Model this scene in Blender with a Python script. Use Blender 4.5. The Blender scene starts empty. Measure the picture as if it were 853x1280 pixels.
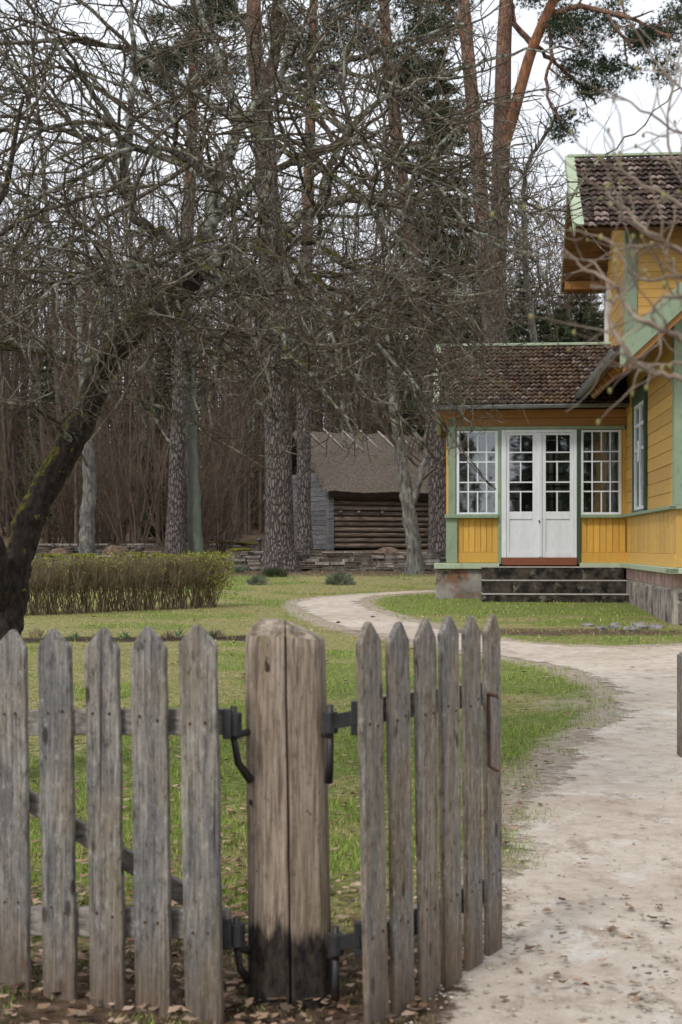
import bpy, math, random
import numpy as np
from mathutils import Vector, Matrix
random.seed(11); rng = np.random.default_rng(7)
PI = math.pi
S = bpy.context.scene
C = S.collection
CAMH = 1.336; F = 1778.0; CX = 426.5; HY = 683.0
SL = 0.0235; Z0 = -0.097

# ------------------------------------------------------------------ helpers
def W(px, py, D):
    return Vector(((px-CX)*D/F, D, CAMH+(HY-py)*D/F))
def gz(y):
    y = np.asarray(y, float)
    z = Z0 + SL*np.minimum(y, 60) + 0.045*np.clip(y-60, 0, 90) + 0.02*np.clip(y-150, 0, None)
    return z
def gzf(y): return float(gz(y))
def G(px, py):
    D = 2548.0/(py-641.2)
    return ((px-CX)*D/F, D)

def vnoise(x, y, seed=0):
    x = np.asarray(x, float); y = np.asarray(y, float)
    xi = np.floor(x).astype(np.int64); yi = np.floor(y).astype(np.int64)
    xf = x-xi; yf = y-yi
    def h(a, b):
        n = (a*374761393 + b*668265263 + seed*974711) & 0x7fffffff
        n = ((n ^ (n >> 13))*1274126177) & 0x7fffffff
        return ((n ^ (n >> 16)) & 0xffff)/65535.0
    u = xf*xf*(3-2*xf); v = yf*yf*(3-2*yf)
    return (h(xi,yi)*(1-u)+h(xi+1,yi)*u)*(1-v)+(h(xi,yi+1)*(1-u)+h(xi+1,yi+1)*u)*v
def fbm(x, y, seed=0, o=4):
    r = 0; a = .5; f = 1
    for k in range(o):
        r = r + a*vnoise(np.asarray(x)*f, np.asarray(y)*f, seed+k*17); a *= .5; f *= 2.03
    return r/(1-.5**o)

def tag(o, label=None, cat=None, group=None, kind=None):
    if label: o['label'] = label
    if cat: o['category'] = cat
    if group: o['group'] = group
    if kind: o['kind'] = kind
    return o
def empty(name, loc, rz=0, label=None, cat=None, group=None):
    o = bpy.data.objects.new(name, None); C.objects.link(o)
    o.location = loc; o.rotation_euler = (0, 0, rz); o.empty_display_size = .2
    o['_rz'] = rz
    return tag(o, label, cat, group)
def link(name, me, mat, parent=None, smooth=False):
    me.materials.append(mat)
    if smooth: me.polygons.foreach_set('use_smooth', [True]*len(me.polygons))
    o = bpy.data.objects.new(name, me); C.objects.link(o)
    if parent is not None: o.parent = parent
    return o
def mesh_np(name, V, faces, k):
    """faces: (n,k) int array"""
    me = bpy.data.meshes.new(name)
    V = np.ascontiguousarray(V, dtype=np.float32); faces = np.ascontiguousarray(faces, dtype=np.int32)
    me.vertices.add(len(V)); me.vertices.foreach_set('co', V.ravel())
    me.loops.add(faces.size); me.loops.foreach_set('vertex_index', faces.ravel())
    me.polygons.add(len(faces))
    me.polygons.foreach_set('loop_start', np.arange(0, faces.size, k, dtype=np.int32))
    me.polygons.foreach_set('loop_total', np.full(len(faces), k, dtype=np.int32))
    me.update(calc_edges=True)
    return me
def off(parent, local):
    if parent is None or local: return np.zeros(3)
    return np.array(parent.location)

class MB:
    def __init__(s): s.v = []; s.f = []
    def add(s, vs, fs):
        n = len(s.v); s.v += [tuple(p) for p in vs]; s.f += [tuple(i+n for i in f) for f in fs]; return s
    def box(s, x0, x1, y0, y1, z0, z1, M=None):
        vs = [Vector(p) for p in ((x0,y0,z0),(x1,y0,z0),(x1,y1,z0),(x0,y1,z0),(x0,y0,z1),(x1,y0,z1),(x1,y1,z1),(x0,y1,z1))]
        if M: vs = [M @ p for p in vs]
        return s.add(vs, [(0,3,2,1),(4,5,6,7),(0,1,5,4),(1,2,6,5),(2,3,7,6),(3,0,4,7)])
    def prism(s, poly, fn, a, b):
        """poly of 2D points, fn(u,v,w)->3D, extruded w from a to b"""
        n = len(poly)
        vs = [fn(u, v, a) for u, v in poly]+[fn(u, v, b) for u, v in poly]
        fs = [tuple(range(n))[::-1], tuple(range(n, 2*n))]+[(i, (i+1) % n, n+(i+1) % n, n+i) for i in range(n)]
        return s.add(vs, fs)
    def tube(s, pts, rs, k=8, cap=True):
        pts = [Vector(p) for p in pts]; n = len(pts)
        if not hasattr(rs, '__len__'): rs = [rs]*n
        d = (pts[-1]-pts[0]).normalized(); ref = Vector((0, 0, 1)) if abs(d.z) < .9 else Vector((1, 0, 0))
        vs = []
        for i, p in enumerate(pts):
            t = (pts[min(i+1, n-1)]-pts[max(i-1, 0)]).normalized()
            u = t.cross(ref).normalized(); w = t.cross(u)
            for j in range(k):
                a = 2*PI*j/k; vs.append(p+(u*math.cos(a)+w*math.sin(a))*rs[i])
        fs = [(i*k+j, i*k+(j+1) % k, (i+1)*k+(j+1) % k, (i+1)*k+j) for i in range(n-1) for j in range(k)]
        if cap: fs += [tuple(range(k))[::-1], tuple(range((n-1)*k, n*k))]
        return s.add(vs, fs)
    def lump(s, c, r, seed=0, sq=(1, 1, .6), seg=10, ring=6, amp=.25):
        rr = random.Random(seed); ph = [rr.uniform(0, 6) for _ in range(6)]
        vs = []
        for i in range(ring+1):
            th = PI*i/ring
            for j in range(seg):
                a = 2*PI*j/seg
                k = 1+amp*(math.sin(2*a+ph[0])*math.sin(th)+.6*math.sin(3*a+ph[1]+2*th)*math.sin(th)+.5*math.cos(3*th+ph[2]))
                vs.append((c[0]+r*sq[0]*k*math.sin(th)*math.cos(a), c[1]+r*sq[1]*k*math.sin(th)*math.sin(a), c[2]+r*sq[2]*k*math.cos(th)))
        fs = [(i*seg+j, (i+1)*seg+j, (i+1)*seg+(j+1) % seg, i*seg+(j+1) % seg) for i in range(ring) for j in range(seg)]
        return s.add(vs, fs)
    def build(s, name, mat, parent=None, local=False, smooth=False, bevel=0):
        o_ = off(parent, local)
        me = bpy.data.meshes.new(name)
        me.from_pydata([(v[0]-o_[0], v[1]-o_[1], v[2]-o_[2]) for v in s.v], [], s.f); me.update()
        o = link(name, me, mat, parent, smooth)
        if bevel:
            m = o.modifiers.new('b', 'BEVEL'); m.width = bevel; m.segments = 2; m.limit_method = 'ANGLE'
        return o

class TB:
    """numpy tube batches"""
    def __init__(s): s.g = {}
    def add(s, pts, rs, k=3):
        s.g.setdefault((len(pts), k), []).append((pts, rs))
    def build(s, name, mat, parent=None, local=False, smooth=True, mesh_only=False, weld=None):
        Vs = []; Fs = []; base = 0
        for (n, k), L in s.g.items():
            P = np.array([[tuple(p) for p in a[0]] for a in L]); R = np.array([a[1] for a in L])
            m = len(L)
            T = np.gradient(P, axis=1); T /= np.linalg.norm(T, axis=2, keepdims=True)+1e-9
            d = P[:, -1]-P[:, 0]; d /= np.linalg.norm(d, axis=1, keepdims=True)+1e-9
            ref = np.where(np.abs(d[:, 2:3]) < .85, np.array([[0, 0, 1.]]), np.array([[1., 0, 0]]))
            U = np.cross(T, ref[:, None, :]); U /= np.linalg.norm(U, axis=2, keepdims=True)+1e-9
            Wv = np.cross(T, U)
            a = np.arange(k)*2*PI/k
            V = P[:, :, None, :]+R[:, :, None, None]*(U[:, :, None, :]*np.cos(a)[None, None, :, None]+Wv[:, :, None, :]*np.sin(a)[None, None, :, None])
            idx = np.arange(m*n*k).reshape(m, n, k)+base
            i0 = idx[:, :-1]; i1 = idx[:, 1:]
            q = np.stack([i0, np.roll(i0, -1, 2), np.roll(i1, -1, 2), i1], -1).reshape(-1, 4)
            Vs.append(V.reshape(-1, 3)); Fs.append(q); base += m*n*k
        V = np.concatenate(Vs)-off(parent, local); Fq = np.concatenate(Fs)
        me = mesh_np(name, V, Fq, 4)
        if mesh_only:
            me.materials.append(mat); me.polygons.foreach_set('use_smooth', [True]*len(me.polygons)); return me
        return link(name, me, mat, parent, smooth)

# ------------------------------------------------------------------ materials
def newmat(name):
    m = bpy.data.materials.new(name); m.use_nodes = True
    nt = m.node_tree; b = nt.nodes['Principled BSDF']
    b.inputs['Specular IOR Level'].default_value = .25
    return m, nt, b
class N:
    def __init__(s, nt): s.nt = nt
    def n(s, typ, **kw):
        o = s.nt.nodes.new(typ)
        for k, v in kw.items():
            if k.startswith('i_'): pass
            else: setattr(o, k, v)
        return o
    def l(s, a, b): s.nt.links.new(a, b)
    def coord(s, kind='Object', scale=(1, 1, 1), rot=(0, 0, 0)):
        c = s.n('ShaderNodeTexCoord'); m = s.n('ShaderNodeMapping')
        m.inputs['Scale'].default_value = scale; m.inputs['Rotation'].default_value = rot
        s.l(c.outputs[kind], m.inputs['Vector']); return m.outputs[0]
    def noise(s, vec, scale, detail=6, rough=.55, dist=0):
        t = s.n('ShaderNodeTexNoise'); t.inputs['Scale'].default_value = scale
        t.inputs['Detail'].default_value = detail; t.inputs['Roughness'].default_value = rough
        t.inputs['Distortion'].default_value = dist
        s.l(vec, t.inputs['Vector']); return t.outputs['Fac']
    def ramp(s, fac, stops):
        r = s.n('ShaderNodeValToRGB'); cr = r.color_ramp
        while len(cr.elements) < len(stops): cr.elements.new(.5)
        for e, (p, c) in zip(cr.elements, stops):
            e.position = p
            e.color = (c, c, c, 1) if not hasattr(c, '__len__') else (*c, 1)
        s.l(fac, r.inputs['Fac']); return r.outputs['Color']
    def mix(s, fac, a, b, typ='MIX'):
        m = s.n('ShaderNodeMix', data_type='RGBA', blend_type=typ)
        for sock, v in ((m.inputs[0], fac), (m.inputs[6], a), (m.inputs[7], b)):
            if hasattr(v, 'is_output'): s.l(v, sock)
            elif hasattr(v, '__len__'): sock.default_value = (*v, 1)
            else: sock.default_value = v
        return m.outputs[2]
    def math(s, op, a, b=0, clamp=False):
        m = s.n('ShaderNodeMath', operation=op, use_clamp=clamp)
        for sock, v in ((m.inputs[0], a), (m.inputs[1], b)):
            if hasattr(v, 'is_output'): s.l(v, sock)
            else: sock.default_value = v
        return m.outputs[0]
    def bump(s, h, b, strength=.3, dist=.02):
        n = s.n('ShaderNodeBump'); n.inputs['Strength'].default_value = strength; n.inputs['Distance'].default_value = dist
        s.l(h, n.inputs['Height']); s.l(n.outputs[0], b.inputs['Normal'])

def gen(name, c1, c2, scale=5, stretch=(1, 1, 1), rough=.85, bump=.3, bd=.01, lo=.35, hi=.65, rnd=0, stains=(), coord='Object', detail=8, spec=.2):
    m, nt, b = newmat(name); k = N(nt)
    v = k.coord(coord, stretch)
    f = k.noise(v, scale, detail, .6)
    col = k.ramp(f, [(lo, c1), (hi, c2)])
    if rnd:
        g = k.n('ShaderNodeNewGeometry')
        r = k.ramp(g.outputs['Random Per Island'], [(0, 1-rnd), (1, 1+rnd*.6)])
        col = k.mix(1, col, r, 'MULTIPLY')
    for (sc, sscale, slo, shi, sst) in stains:
        vv = k.coord(coord, sst)
        fac = k.ramp(k.noise(vv, sscale, 6, .65), [(slo, 0.), (shi, 1.)])
        col = k.mix(fac, col, sc)
    k.l(col, b.inputs['Base Color']); b.inputs['Roughness'].default_value = rough
    b.inputs['Specular IOR Level'].default_value = spec
    if bump: k.bump(f, b, bump, bd)
    return m

O3 = (1, 1, 1)
M = {}
def wood_mat(name, lo, mid, hi, grey, warm, moss):
    m, nt, b = newmat(name); k = N(nt)
    oi = k.n('ShaderNodeObjectInfo')
    c = k.n('ShaderNodeTexCoord'); off_ = k.n('ShaderNodeVectorMath', operation='ADD')
    k.l(c.outputs['Object'], off_.inputs[0])
    cx = k.n('ShaderNodeCombineXYZ'); k.l(k.math('MULTIPLY', oi.outputs['Random'], 37.), cx.inputs[0]); k.l(k.math('MULTIPLY', oi.outputs['Random'], 91.), cx.inputs[2])
    k.l(cx.outputs[0], off_.inputs[1])
    def mp(sc):
        q = k.n('ShaderNodeMapping'); q.inputs['Scale'].default_value = sc; k.l(off_.outputs[0], q.inputs['Vector']); return q.outputs[0]
    grain = k.noise(mp((120, 120, 4.5)), 1, 9, .75, .5)
    mott = k.noise(mp((55, 55, 24)), 1, 6, .8)
    big = k.noise(mp((11, 11, 1.9)), 1, 5, .6, .6)
    col = k.ramp(grain, [(.30, lo), (.48, mid), (.66, hi)])
    col = k.mix(k.ramp(big, [(.44, 0.), (.58, .85)]), col, k.ramp(grain, [(.32, tuple(x*.45 for x in grey)), (.62, grey)]))
    col = k.mix(k.ramp(k.noise(mp((5, 5, 2.2)), 1, 4), [(.50, 0.), (.66, .7)]), col, k.ramp(grain, [(.32, tuple(x*.45 for x in warm)), (.64, warm)]))
    col = k.mix(k.ramp(mott, [(.36, .75), (.47, 0.)]), col, (.05, .042, .035))
    col = k.mix(k.ramp(mott, [(.55, 0.), (.66, .6)]), col, (.54, .51, .46))
    col = k.mix(k.ramp(k.noise(mp((90, 90, 1.1)), 1, 4, .6, .5), [(.63, 0.), (.67, .9)]), col, (.03, .025, .021))
    vo = k.n('ShaderNodeTexVoronoi'); vo.inputs['Scale'].default_value = 1; k.l(mp((13, 13, 5.5)), vo.inputs['Vector'])
    col = k.mix(k.ramp(vo.outputs['Distance'], [(.10, .85), (.17, 0.)]), col, (.045, .036, .03))
    col = k.mix(k.ramp(k.noise(mp((9, 9, 6)), 1, 6, .7), [(.60, 0.), (.70, .6)]), col, moss)
    sp = k.n('ShaderNodeSeparateXYZ'); k.l(c.outputs['Object'], sp.inputs[0])
    hgt = k.math('ADD', sp.outputs['Z'], k.math('MULTIPLY', k.math('SUBTRACT', big, .5), .5))
    col = k.mix(k.ramp(hgt, [(.02, .75), (.30, 0.)]), col, k.ramp(grain, [(.3, (.05, .033, .022)), (.65, (.22, .15, .10))]))
    k.l(col, b.inputs['Base Color']); b.inputs['Roughness'].default_value = .9
    k.bump(k.math('ADD', grain, k.math('MULTIPLY', mott, .5)), b, .9, .008)
    return m
M['picket'] = wood_mat('weathered_picket_wood', (.08, .07, .058), (.27, .245, .21), (.50, .465, .41), (.20, .195, .19), (.34, .28, .20), (.15, .14, .08))
M['picket2'] = wood_mat('brown_weathered_picket_wood', (.07, .055, .042), (.24, .20, .155), (.46, .40, .325), (.25, .235, .22), (.29, .22, .14), (.16, .145, .05))
M['rail'] = gen('weathered_rail_wood', (.12, .105, .09), (.36, .33, .29), 7, (1, 9, 9), .9, .6, .006, .33, .66)
# gate post: brown bare wood, tarred foot
def post_mat():
    m, nt, b = newmat('bare_post_wood'); k = N(nt)
    v = k.coord('Object', (9, 9, .45))
    f = k.noise(v, 12, 9, .65)
    col = k.ramp(f, [(.32, (.15, .11, .08)), (.5, (.31, .245, .185)), (.68, (.46, .385, .31))])
    g = k.ramp(k.noise(k.coord('Object', (4, 4, .8)), 2.2, 4), [(.52, 0.), (.72, 1.)])
    col = k.mix(k.math('MULTIPLY', g, .55), col, (.20, .17, .07))
    d = k.ramp(k.noise(k.coord('Object', (9, 9, .35)), 8, 8), [(.56, 0.), (.64, 1.)])
    mo = k.noise(k.coord('Object', (1, 1, .45)), 60, 6, .8)
    col = k.mix(k.ramp(mo, [(.36, .6), (.46, 0.)]), col, (.09, .065, .045))
    col = k.mix(k.ramp(mo, [(.58, 0.), (.68, .5)]), col, (.52, .46, .39))
    kn = k.ramp(k.noise(k.coord('Object', (1, 1, .6)), 16, 3), [(.71, 0.), (.735, 1.)])
    col = k.mix(kn, col, (.05, .035, .025))
    col = k.mix(k.math('MULTIPLY', d, .7), col, (.09, .065, .05))
    c = k.n('ShaderNodeTexCoord'); sp = k.n('ShaderNodeSeparateXYZ'); k.l(c.outputs['Object'], sp.inputs[0])
    h = k.math('ADD', sp.outputs['Z'], k.math('MULTIPLY', k.noise(k.coord('Object', (9, 9, 2)), 1.5, 5), .12))
    h = k.math('ADD', h, k.math('MULTIPLY', k.math('SUBTRACT', k.noise(k.coord('Object', (14, 14, 1.3)), 1.6, 7, .7), .5), .26))
    t = k.ramp(h, [(.262, 1.), (.305, 0.)])
    col = k.mix(t, col, k.ramp(k.noise(k.coord('Object', (8, 8, 3)), 6, 6, .7), [(.4, (.012, .011, .011)), (.75, (.09, .07, .05))]))
    # whitish, mossy end grain on top
    top = k.ramp(sp.outputs['Z'], [(.0, 0.), (1., 1.)])
    k.l(col, b.inputs['Base Color']); b.inputs['Roughness'].default_value = .85
    k.bump(f, b, .6, .006)
    return m
M['post'] = post_mat()
M['post_top'] = gen('post_end_grain', (.12, .095, .07), (.36, .30, .235), 26, O3, .9, .6, .01, .4, .6, 0, [((.24, .23, .08), 6, .55, .65, O3)])
M['iron'] = gen('black_iron', (.014, .014, .016), (.045, .043, .043), 14, O3, .55, .3, .003, .35, .7, 0, [((.12, .05, .03), 9, .6, .7, O3)], spec=.5)
M['rust'] = gen('rusty_iron', (.05, .028, .02), (.13, .07, .048), 20, O3, .8, .4, .003)
def paint(name, c, d, stretch=(1, 1, 1), rnd=.1, rough=.6, dirt=(.12, .09, .05), dl=.62):
    return gen(name, tuple(x*.86 for x in c), c, 3.5, stretch, rough, .15, .004, .3, .7, rnd,
        [(d, 8, .54, .70, stretch), (dirt, 22, .69, .75, (1, 1, .7))], spec=.3)
M['yellow'] = paint('yellow_board_paint', (.62, .37, .10), (.50, .28, .07), (1, 1, 4), .16)
M['yellow_v'] = paint('yellow_panel_paint', (.66, .38, .075), (.52, .27, .05), (5, 5, 1), .16)
M['ochre'] = paint('shaded_ochre_boards', (.36, .17, .045), (.25, .11, .03), (.5, 3, 6), .25)  # orange boards, colour darkened for the shade under the eaves
M['green'] = paint('pale_green_paint', (.255, .325, .215), (.155, .20, .125), (2, 2, .8), .08, .55, (.06, .06, .04))
M['green_l'] = paint('light_green_trim_paint', (.42, .49, .34), (.27, .33, .21), O3, .08, .55, (.10, .11, .06))
M['green_d'] = paint('dark_green_casing_paint', (.05, .09, .05), (.035, .06, .035), O3, .08, .5)
M['white'] = paint('white_door_paint', (.72, .74, .77), (.60, .61, .62), (2, 2, .7), .04, .5, (.22, .20, .18))
M['reddish'] = paint('red_brown_threshold', (.22, .075, .035), (.15, .06, .03), (1, 4, 4), .1, .6)
M['gutter'] = gen('grey_zinc_gutter', (.13, .14, .145), (.24, .25, .26), 6, O3, .5, .1, .003, spec=.5)
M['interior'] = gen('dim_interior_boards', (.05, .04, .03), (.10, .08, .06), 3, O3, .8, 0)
M['curtain'] = gen('pale_curtain_cloth', (.35, .34, .33), (.5, .5, .48), 3, (6, 6, .3), .9, .3, .02)
M['soffit'] = gen('brown_soffit_boards', (.10, .055, .03), (.23, .12, .05), 4, (1, 6, 1), .8, .3, .01, rnd=.2)
M['concrete'] = gen('stained_concrete', (.17, .155, .135), (.33, .30, .27), 3, O3, .9, .4, .01, .35, .7, 0,
    [((.20, .105, .06), 2.6, .48, .60, O3), ((.07, .06, .05), 5, .56, .66, O3)])
M['step'] = gen('mossy_black_concrete', (.012, .011, .01), (.07, .058, .045), 7, O3, .95, .5, .01, .40, .62, 0,
    [((.16, .135, .11), 6, .56, .66, O3), ((.05, .05, .02), 4, .6, .7, O3)])
M['step_top'] = gen('lit_step_edge', (.28, .26, .23), (.42, .40, .37), 9, O3, .9, .3, .005)  # pale tone paints in the light along the tread edges
M['brick'] = gen('pale_red_brick', (.32, .20, .17), (.50, .35, .31), 6, O3, .9, .4, .006, rnd=.25)
M['stone'] = gen('dark_foundation_stone', (.09, .075, .07), (.31, .265, .245), 4, O3, .9, .5, .02, rnd=.3, stains=[((.36, .33, .27), 2.2, .54, .58, (6, 6, .6))])
M['mortar'] = gen('pale_mortar', (.32, .29, .24), (.48, .44, .38), 8, O3, .95, .5, .01)
def tile_mat(name, moss):
    m, nt, b = newmat(name); k = N(nt)
    g = k.n('ShaderNodeNewGeometry')
    col = k.ramp(g.outputs['Random Per Island'], [(0, (.025, .016, .013)), (.4, (.06, .036, .028)), (.75, (.11, .07, .055)), (1, (.27, .20, .17))])
    v = k.coord()
    f = k.noise(v, 16, 8, .75)
    col = k.mix(1, col, k.ramp(f, [(.35, .3), (.66, 1.6)]), 'MULTIPLY')
    mf = k.ramp(k.noise(v, 1.6, 8, .75), [(.52-moss, 0.), (.66-moss, 1.)])
    col = k.mix(k.math('MULTIPLY', mf, .85), col, k.ramp(k.noise(v, 14, 5), [(.38, (.045, .026, .014)), (.62, (.17, .10, .045))]))
    lf = k.ramp(k.noise(v, 24, 4, .75), [(.60, 0.), (.65, 1.)])
    col = k.mix(lf, col, (.33, .30, .27))
    k.l(col, b.inputs['Base Color']); b.inputs['Roughness'].default_value = .85
    k.bump(f, b, .6, .02); return m
M['tile_moss'] = tile_mat('mossy_clay_tiles', .10)
M['tile'] = tile_mat('brown_clay_tiles', -.08)
def glass_mat():
    m, nt, b = newmat('window_glass'); k = N(nt); nt.nodes.remove(b)
    out = nt.nodes['Material Output']
    t = k.n('ShaderNodeBsdfTransparent'); t.inputs['Color'].default_value = (.8, .82, .8, 1)
    g = k.n('ShaderNodeBsdfGlossy'); g.inputs['Roughness'].default_value = .03
    g.inputs['Color'].default_value = (.9, .92, .95, 1)
    lw = k.n('ShaderNodeFresnel'); lw.inputs['IOR'].default_value = 1.55
    nz = k.noise(k.coord(), 1.7, 2); bp = k.n('ShaderNodeBump'); bp.inputs['Strength'].default_value = .12; bp.inputs['Distance'].default_value = .05
    k.l(nz, bp.inputs['Height']); k.l(bp.outputs[0], g.inputs['Normal'])
    fac = k.math('ADD', lw.outputs[0], .09, True)
    mx = k.n('ShaderNodeMixShader'); k.l(fac, mx.inputs[0]); k.l(t.outputs[0], mx.inputs[1]); k.l(g.outputs[0], mx.inputs[2])
    k.l(mx.outputs[0], out.inputs['Surface']); return m
M['glass'] = glass_mat()
M['log'] = gen('dark_log_wall', (.05, .038, .03), (.26, .195, .15), 4, (.5, 8, 8), .95, .5, .02, rnd=.35)
M['greyboard'] = gen('grey_gable_boards', (.09, .09, .095), (.25, .245, .24), 4, (.5, 1, 7), .95, .4, .02, rnd=.3)
M['thatch'] = gen('old_reed_thatch', (.06, .048, .038), (.20, .16, .13), 9, (4, 1.2, 1.2), 1, .9, .06, .35, .65, 0, [((.10, .10, .06), 1.2, .55, .7, O3)])
M['polewood'] = gen('bleached_pole_wood', (.20, .19, .18), (.40, .385, .37), 5, O3, .8, 0)
M['drystone'] = gen('limestone_slabs', (.09, .082, .072), (.36, .33, .29), 5, O3, .95, .6, .02, rnd=.7)
M['moss'] = gen('wall_moss', (.06, .062, .012), (.15, .125, .02), 6, O3, 1, .8, .04)
M['mound'] = gen('leafy_brown_earth', (.07, .045, .03), (.19, .13, .09), 9, O3, 1, .8, .04)
M['rock'] = gen('grey_field_stone', (.12, .11, .10), (.30, .28, .26), 7, O3, .9, .5, .02)
M['darkstone'] = gen('dark_stone', (.03, .028, .025), (.08, .07, .06), 20, O3, .9, .3, .01)
def path_mat():
    m, nt, b = newmat('sandy_gravel'); k = N(nt)
    v = k.coord()
    a = k.noise(v, .8, 6, .6); c = k.noise(v, 9, 8, .7); d = k.noise(v, 70, 4, .7)
    col = k.ramp(c, [(.3, (.40, .33, .265)), (.5, (.56, .485, .40)), (.75, (.66, .595, .51))])
    col = k.mix(k.ramp(a, [(.42, 0.), (.68, .6)]), col, (.38, .29, .22))
    col = k.mix(k.ramp(d, [(.66, 0.), (.72, .45)]), col, (.22, .17, .13))
    col = k.mix(k.ramp(k.noise(k.coord('Object', (1, 1, 1)), 3.1, 5, .7), [(.56, 0.), (.66, .6)]), col, (.68, .66, .63))
    col = k.mix(k.ramp(k.noise(k.coord('Object', (1, .55, 1)), 5.5, 7, .75), [(.55, 0.), (.64, .65)]), col, (.27, .20, .145))
    k.l(col, b.inputs['Base Color']); b.inputs['Roughness'].default_value = .95
    k.bump(k.math('ADD', c, k.math('MULTIPLY', d, .5)), b, .8, .03)
    at = k.n('ShaderNodeAttribute'); at.attribute_name = 'sd'
    e = k.math('ADD', k.math('MULTIPLY', at.outputs['Fac'], -2.6), k.math('MULTIPLY', k.math('SUBTRACT', k.noise(v, 5, 9, .8), .5), 2.2))
    e = k.math('ADD', e, k.math('MULTIPLY', k.math('SUBTRACT', k.noise(v, 1.3, 3), .5), 1.2))
    k.l(k.ramp(e, [(.0, 0.), (.22, 1.)]), b.inputs['Alpha']); return m
M['path'] = path_mat()
def ground_mat():
    m, nt, b = newmat('lawn_soil'); k = N(nt)
    v = k.coord()
    at = k.n('ShaderNodeAttribute'); at.attribute_name = 'mask'
    sp = k.n('ShaderNodeSeparateColor'); k.l(at.outputs['Color'], sp.inputs[0])
    fine = k.noise(v, 22, 8, .75); mid = k.noise(v, 2.2, 6, .65)
    green = k.ramp(fine, [(.32, (.05, .06, .018)), (.5, (.16, .20, .05)), (.68, (.33, .36, .12))])
    straw = k.ramp(fine, [(.32, (.10, .08, .04)), (.5, (.29, .25, .11)), (.7, (.48, .43, .22))])
    al = k.n('ShaderNodeAttribute'); al.attribute_name = 'lush'
    col = k.mix(k.ramp(k.math('ADD', al.outputs['Fac'], k.math('MULTIPLY', k.math('SUBTRACT', mid, .5), .8)), [(.1, .8), (.9, .05)]), green, straw)
    dirt = k.ramp(fine, [(.3, (.20, .155, .115)), (.5, (.40, .33, .26)), (.72, (.54, .47, .39))])
    dm = k.math('ADD', sp.outputs[0], k.math('MULTIPLY', k.math('SUBTRACT', k.noise(v, 4, 6, .7), .5), 1.1))
    col = k.mix(k.ramp(dm, [(.35, 0.), (.7, 1.)]), col, dirt)
    lit = k.ramp(k.noise(v, 13, 8, .75), [(.3, (.04, .025, .016)), (.5, (.12, .078, .052)), (.72, (.25, .18, .13))])
    lm = k.math('ADD', sp.outputs[1], k.math('MULTIPLY', k.math('SUBTRACT', k.noise(v, 1.5, 6, .7), .5), .8))
    col = k.mix(k.ramp(lm, [(.35, 0.), (.65, 1.)]), col, lit)
    soil = k.ramp(fine, [(.3, (.02, .014, .01)), (.7, (.10, .07, .05))])
    col = k.mix(sp.outputs[2], col, soil)
    k.l(col, b.inputs['Base Color']); b.inputs['Roughness'].default_value = 1
    b.inputs['Specular IOR Level'].default_value = .1
    k.bump(fine, b, .8, .04); return m
M['ground'] = ground_mat()
def attr_mat(name, rough=.8, trans=.0):
    m, nt, b = newmat(name); k = N(nt)
    at = k.n('ShaderNodeAttribute'); at.attribute_name = 'col'
    k.l(at.outputs['Color'], b.inputs['Base Color']); b.inputs['Roughness'].default_value = rough
    b.inputs['Specular IOR Level'].default_value = .15
    return m
M['blade'] = attr_mat('grass_blades')
M['deadleaf'] = attr_mat('dead_leaves')
def apple_bark(name, dark, mid, lich, lfac, moss=True, mlo=.42):
    m, nt, b = newmat(name); k = N(nt)
    v = k.coord()
    f = k.noise(k.coord('Object', (1, 1, .5)), 34, 8, .7)
    col = k.ramp(f, [(.35, dark), (.65, mid)])
    l1 = k.ramp(k.noise(v, 9, 6, .8), [(lfac, 0.), (lfac+.09, 1.)])
    col = k.mix(l1, col, k.ramp(k.noise(v, 60, 3), [(.3, tuple(x*.55 for x in lich)), (.7, lich)]))
    y = k.ramp(k.noise(v, 15, 3, .6), [(.66, 0.), (.69, 1.)])
    col = k.mix(k.math('MULTIPLY', y, .8), col, (.20, .17, .025))
    if moss:
        g = k.n('ShaderNodeNewGeometry'); s = k.n('ShaderNodeSeparateXYZ'); k.l(g.outputs['Normal'], s.inputs[0])
        up = k.math('ADD', s.outputs['Z'], k.math('MULTIPLY', s.outputs['X'], -.55))
        up = k.math('ADD', up, k.math('MULTIPLY', k.math('SUBTRACT', k.noise(v, 6, 5, .7), .5), 2.4))
        col = k.mix(k.ramp(up, [(mlo, 0.), (mlo+.2, 1.)]), col, k.ramp(k.noise(v, 40, 4), [(.35, (.025, .027, .005)), (.65, (.14, .13, .018))]))
    k.l(col, b.inputs['Base Color']); b.inputs['Roughness'].default_value = .95
    k.bump(f, b, 1, .025); return m
M['apple_trunk'] = apple_bark('old_apple_bark', (.012, .010, .009), (.065, .05, .04), (.30, .31, .25), .64, True, .50)
M['apple_limb'] = apple_bark('lichened_limb_bark', (.022, .018, .014), (.11, .09, .066), (.48, .49, .42), .47, True, .62)
M['apple_twig'] = apple_bark('lichened_twig_bark', (.036, .028, .02), (.19, .152, .105), (.45, .44, .34), .515, False)
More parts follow.
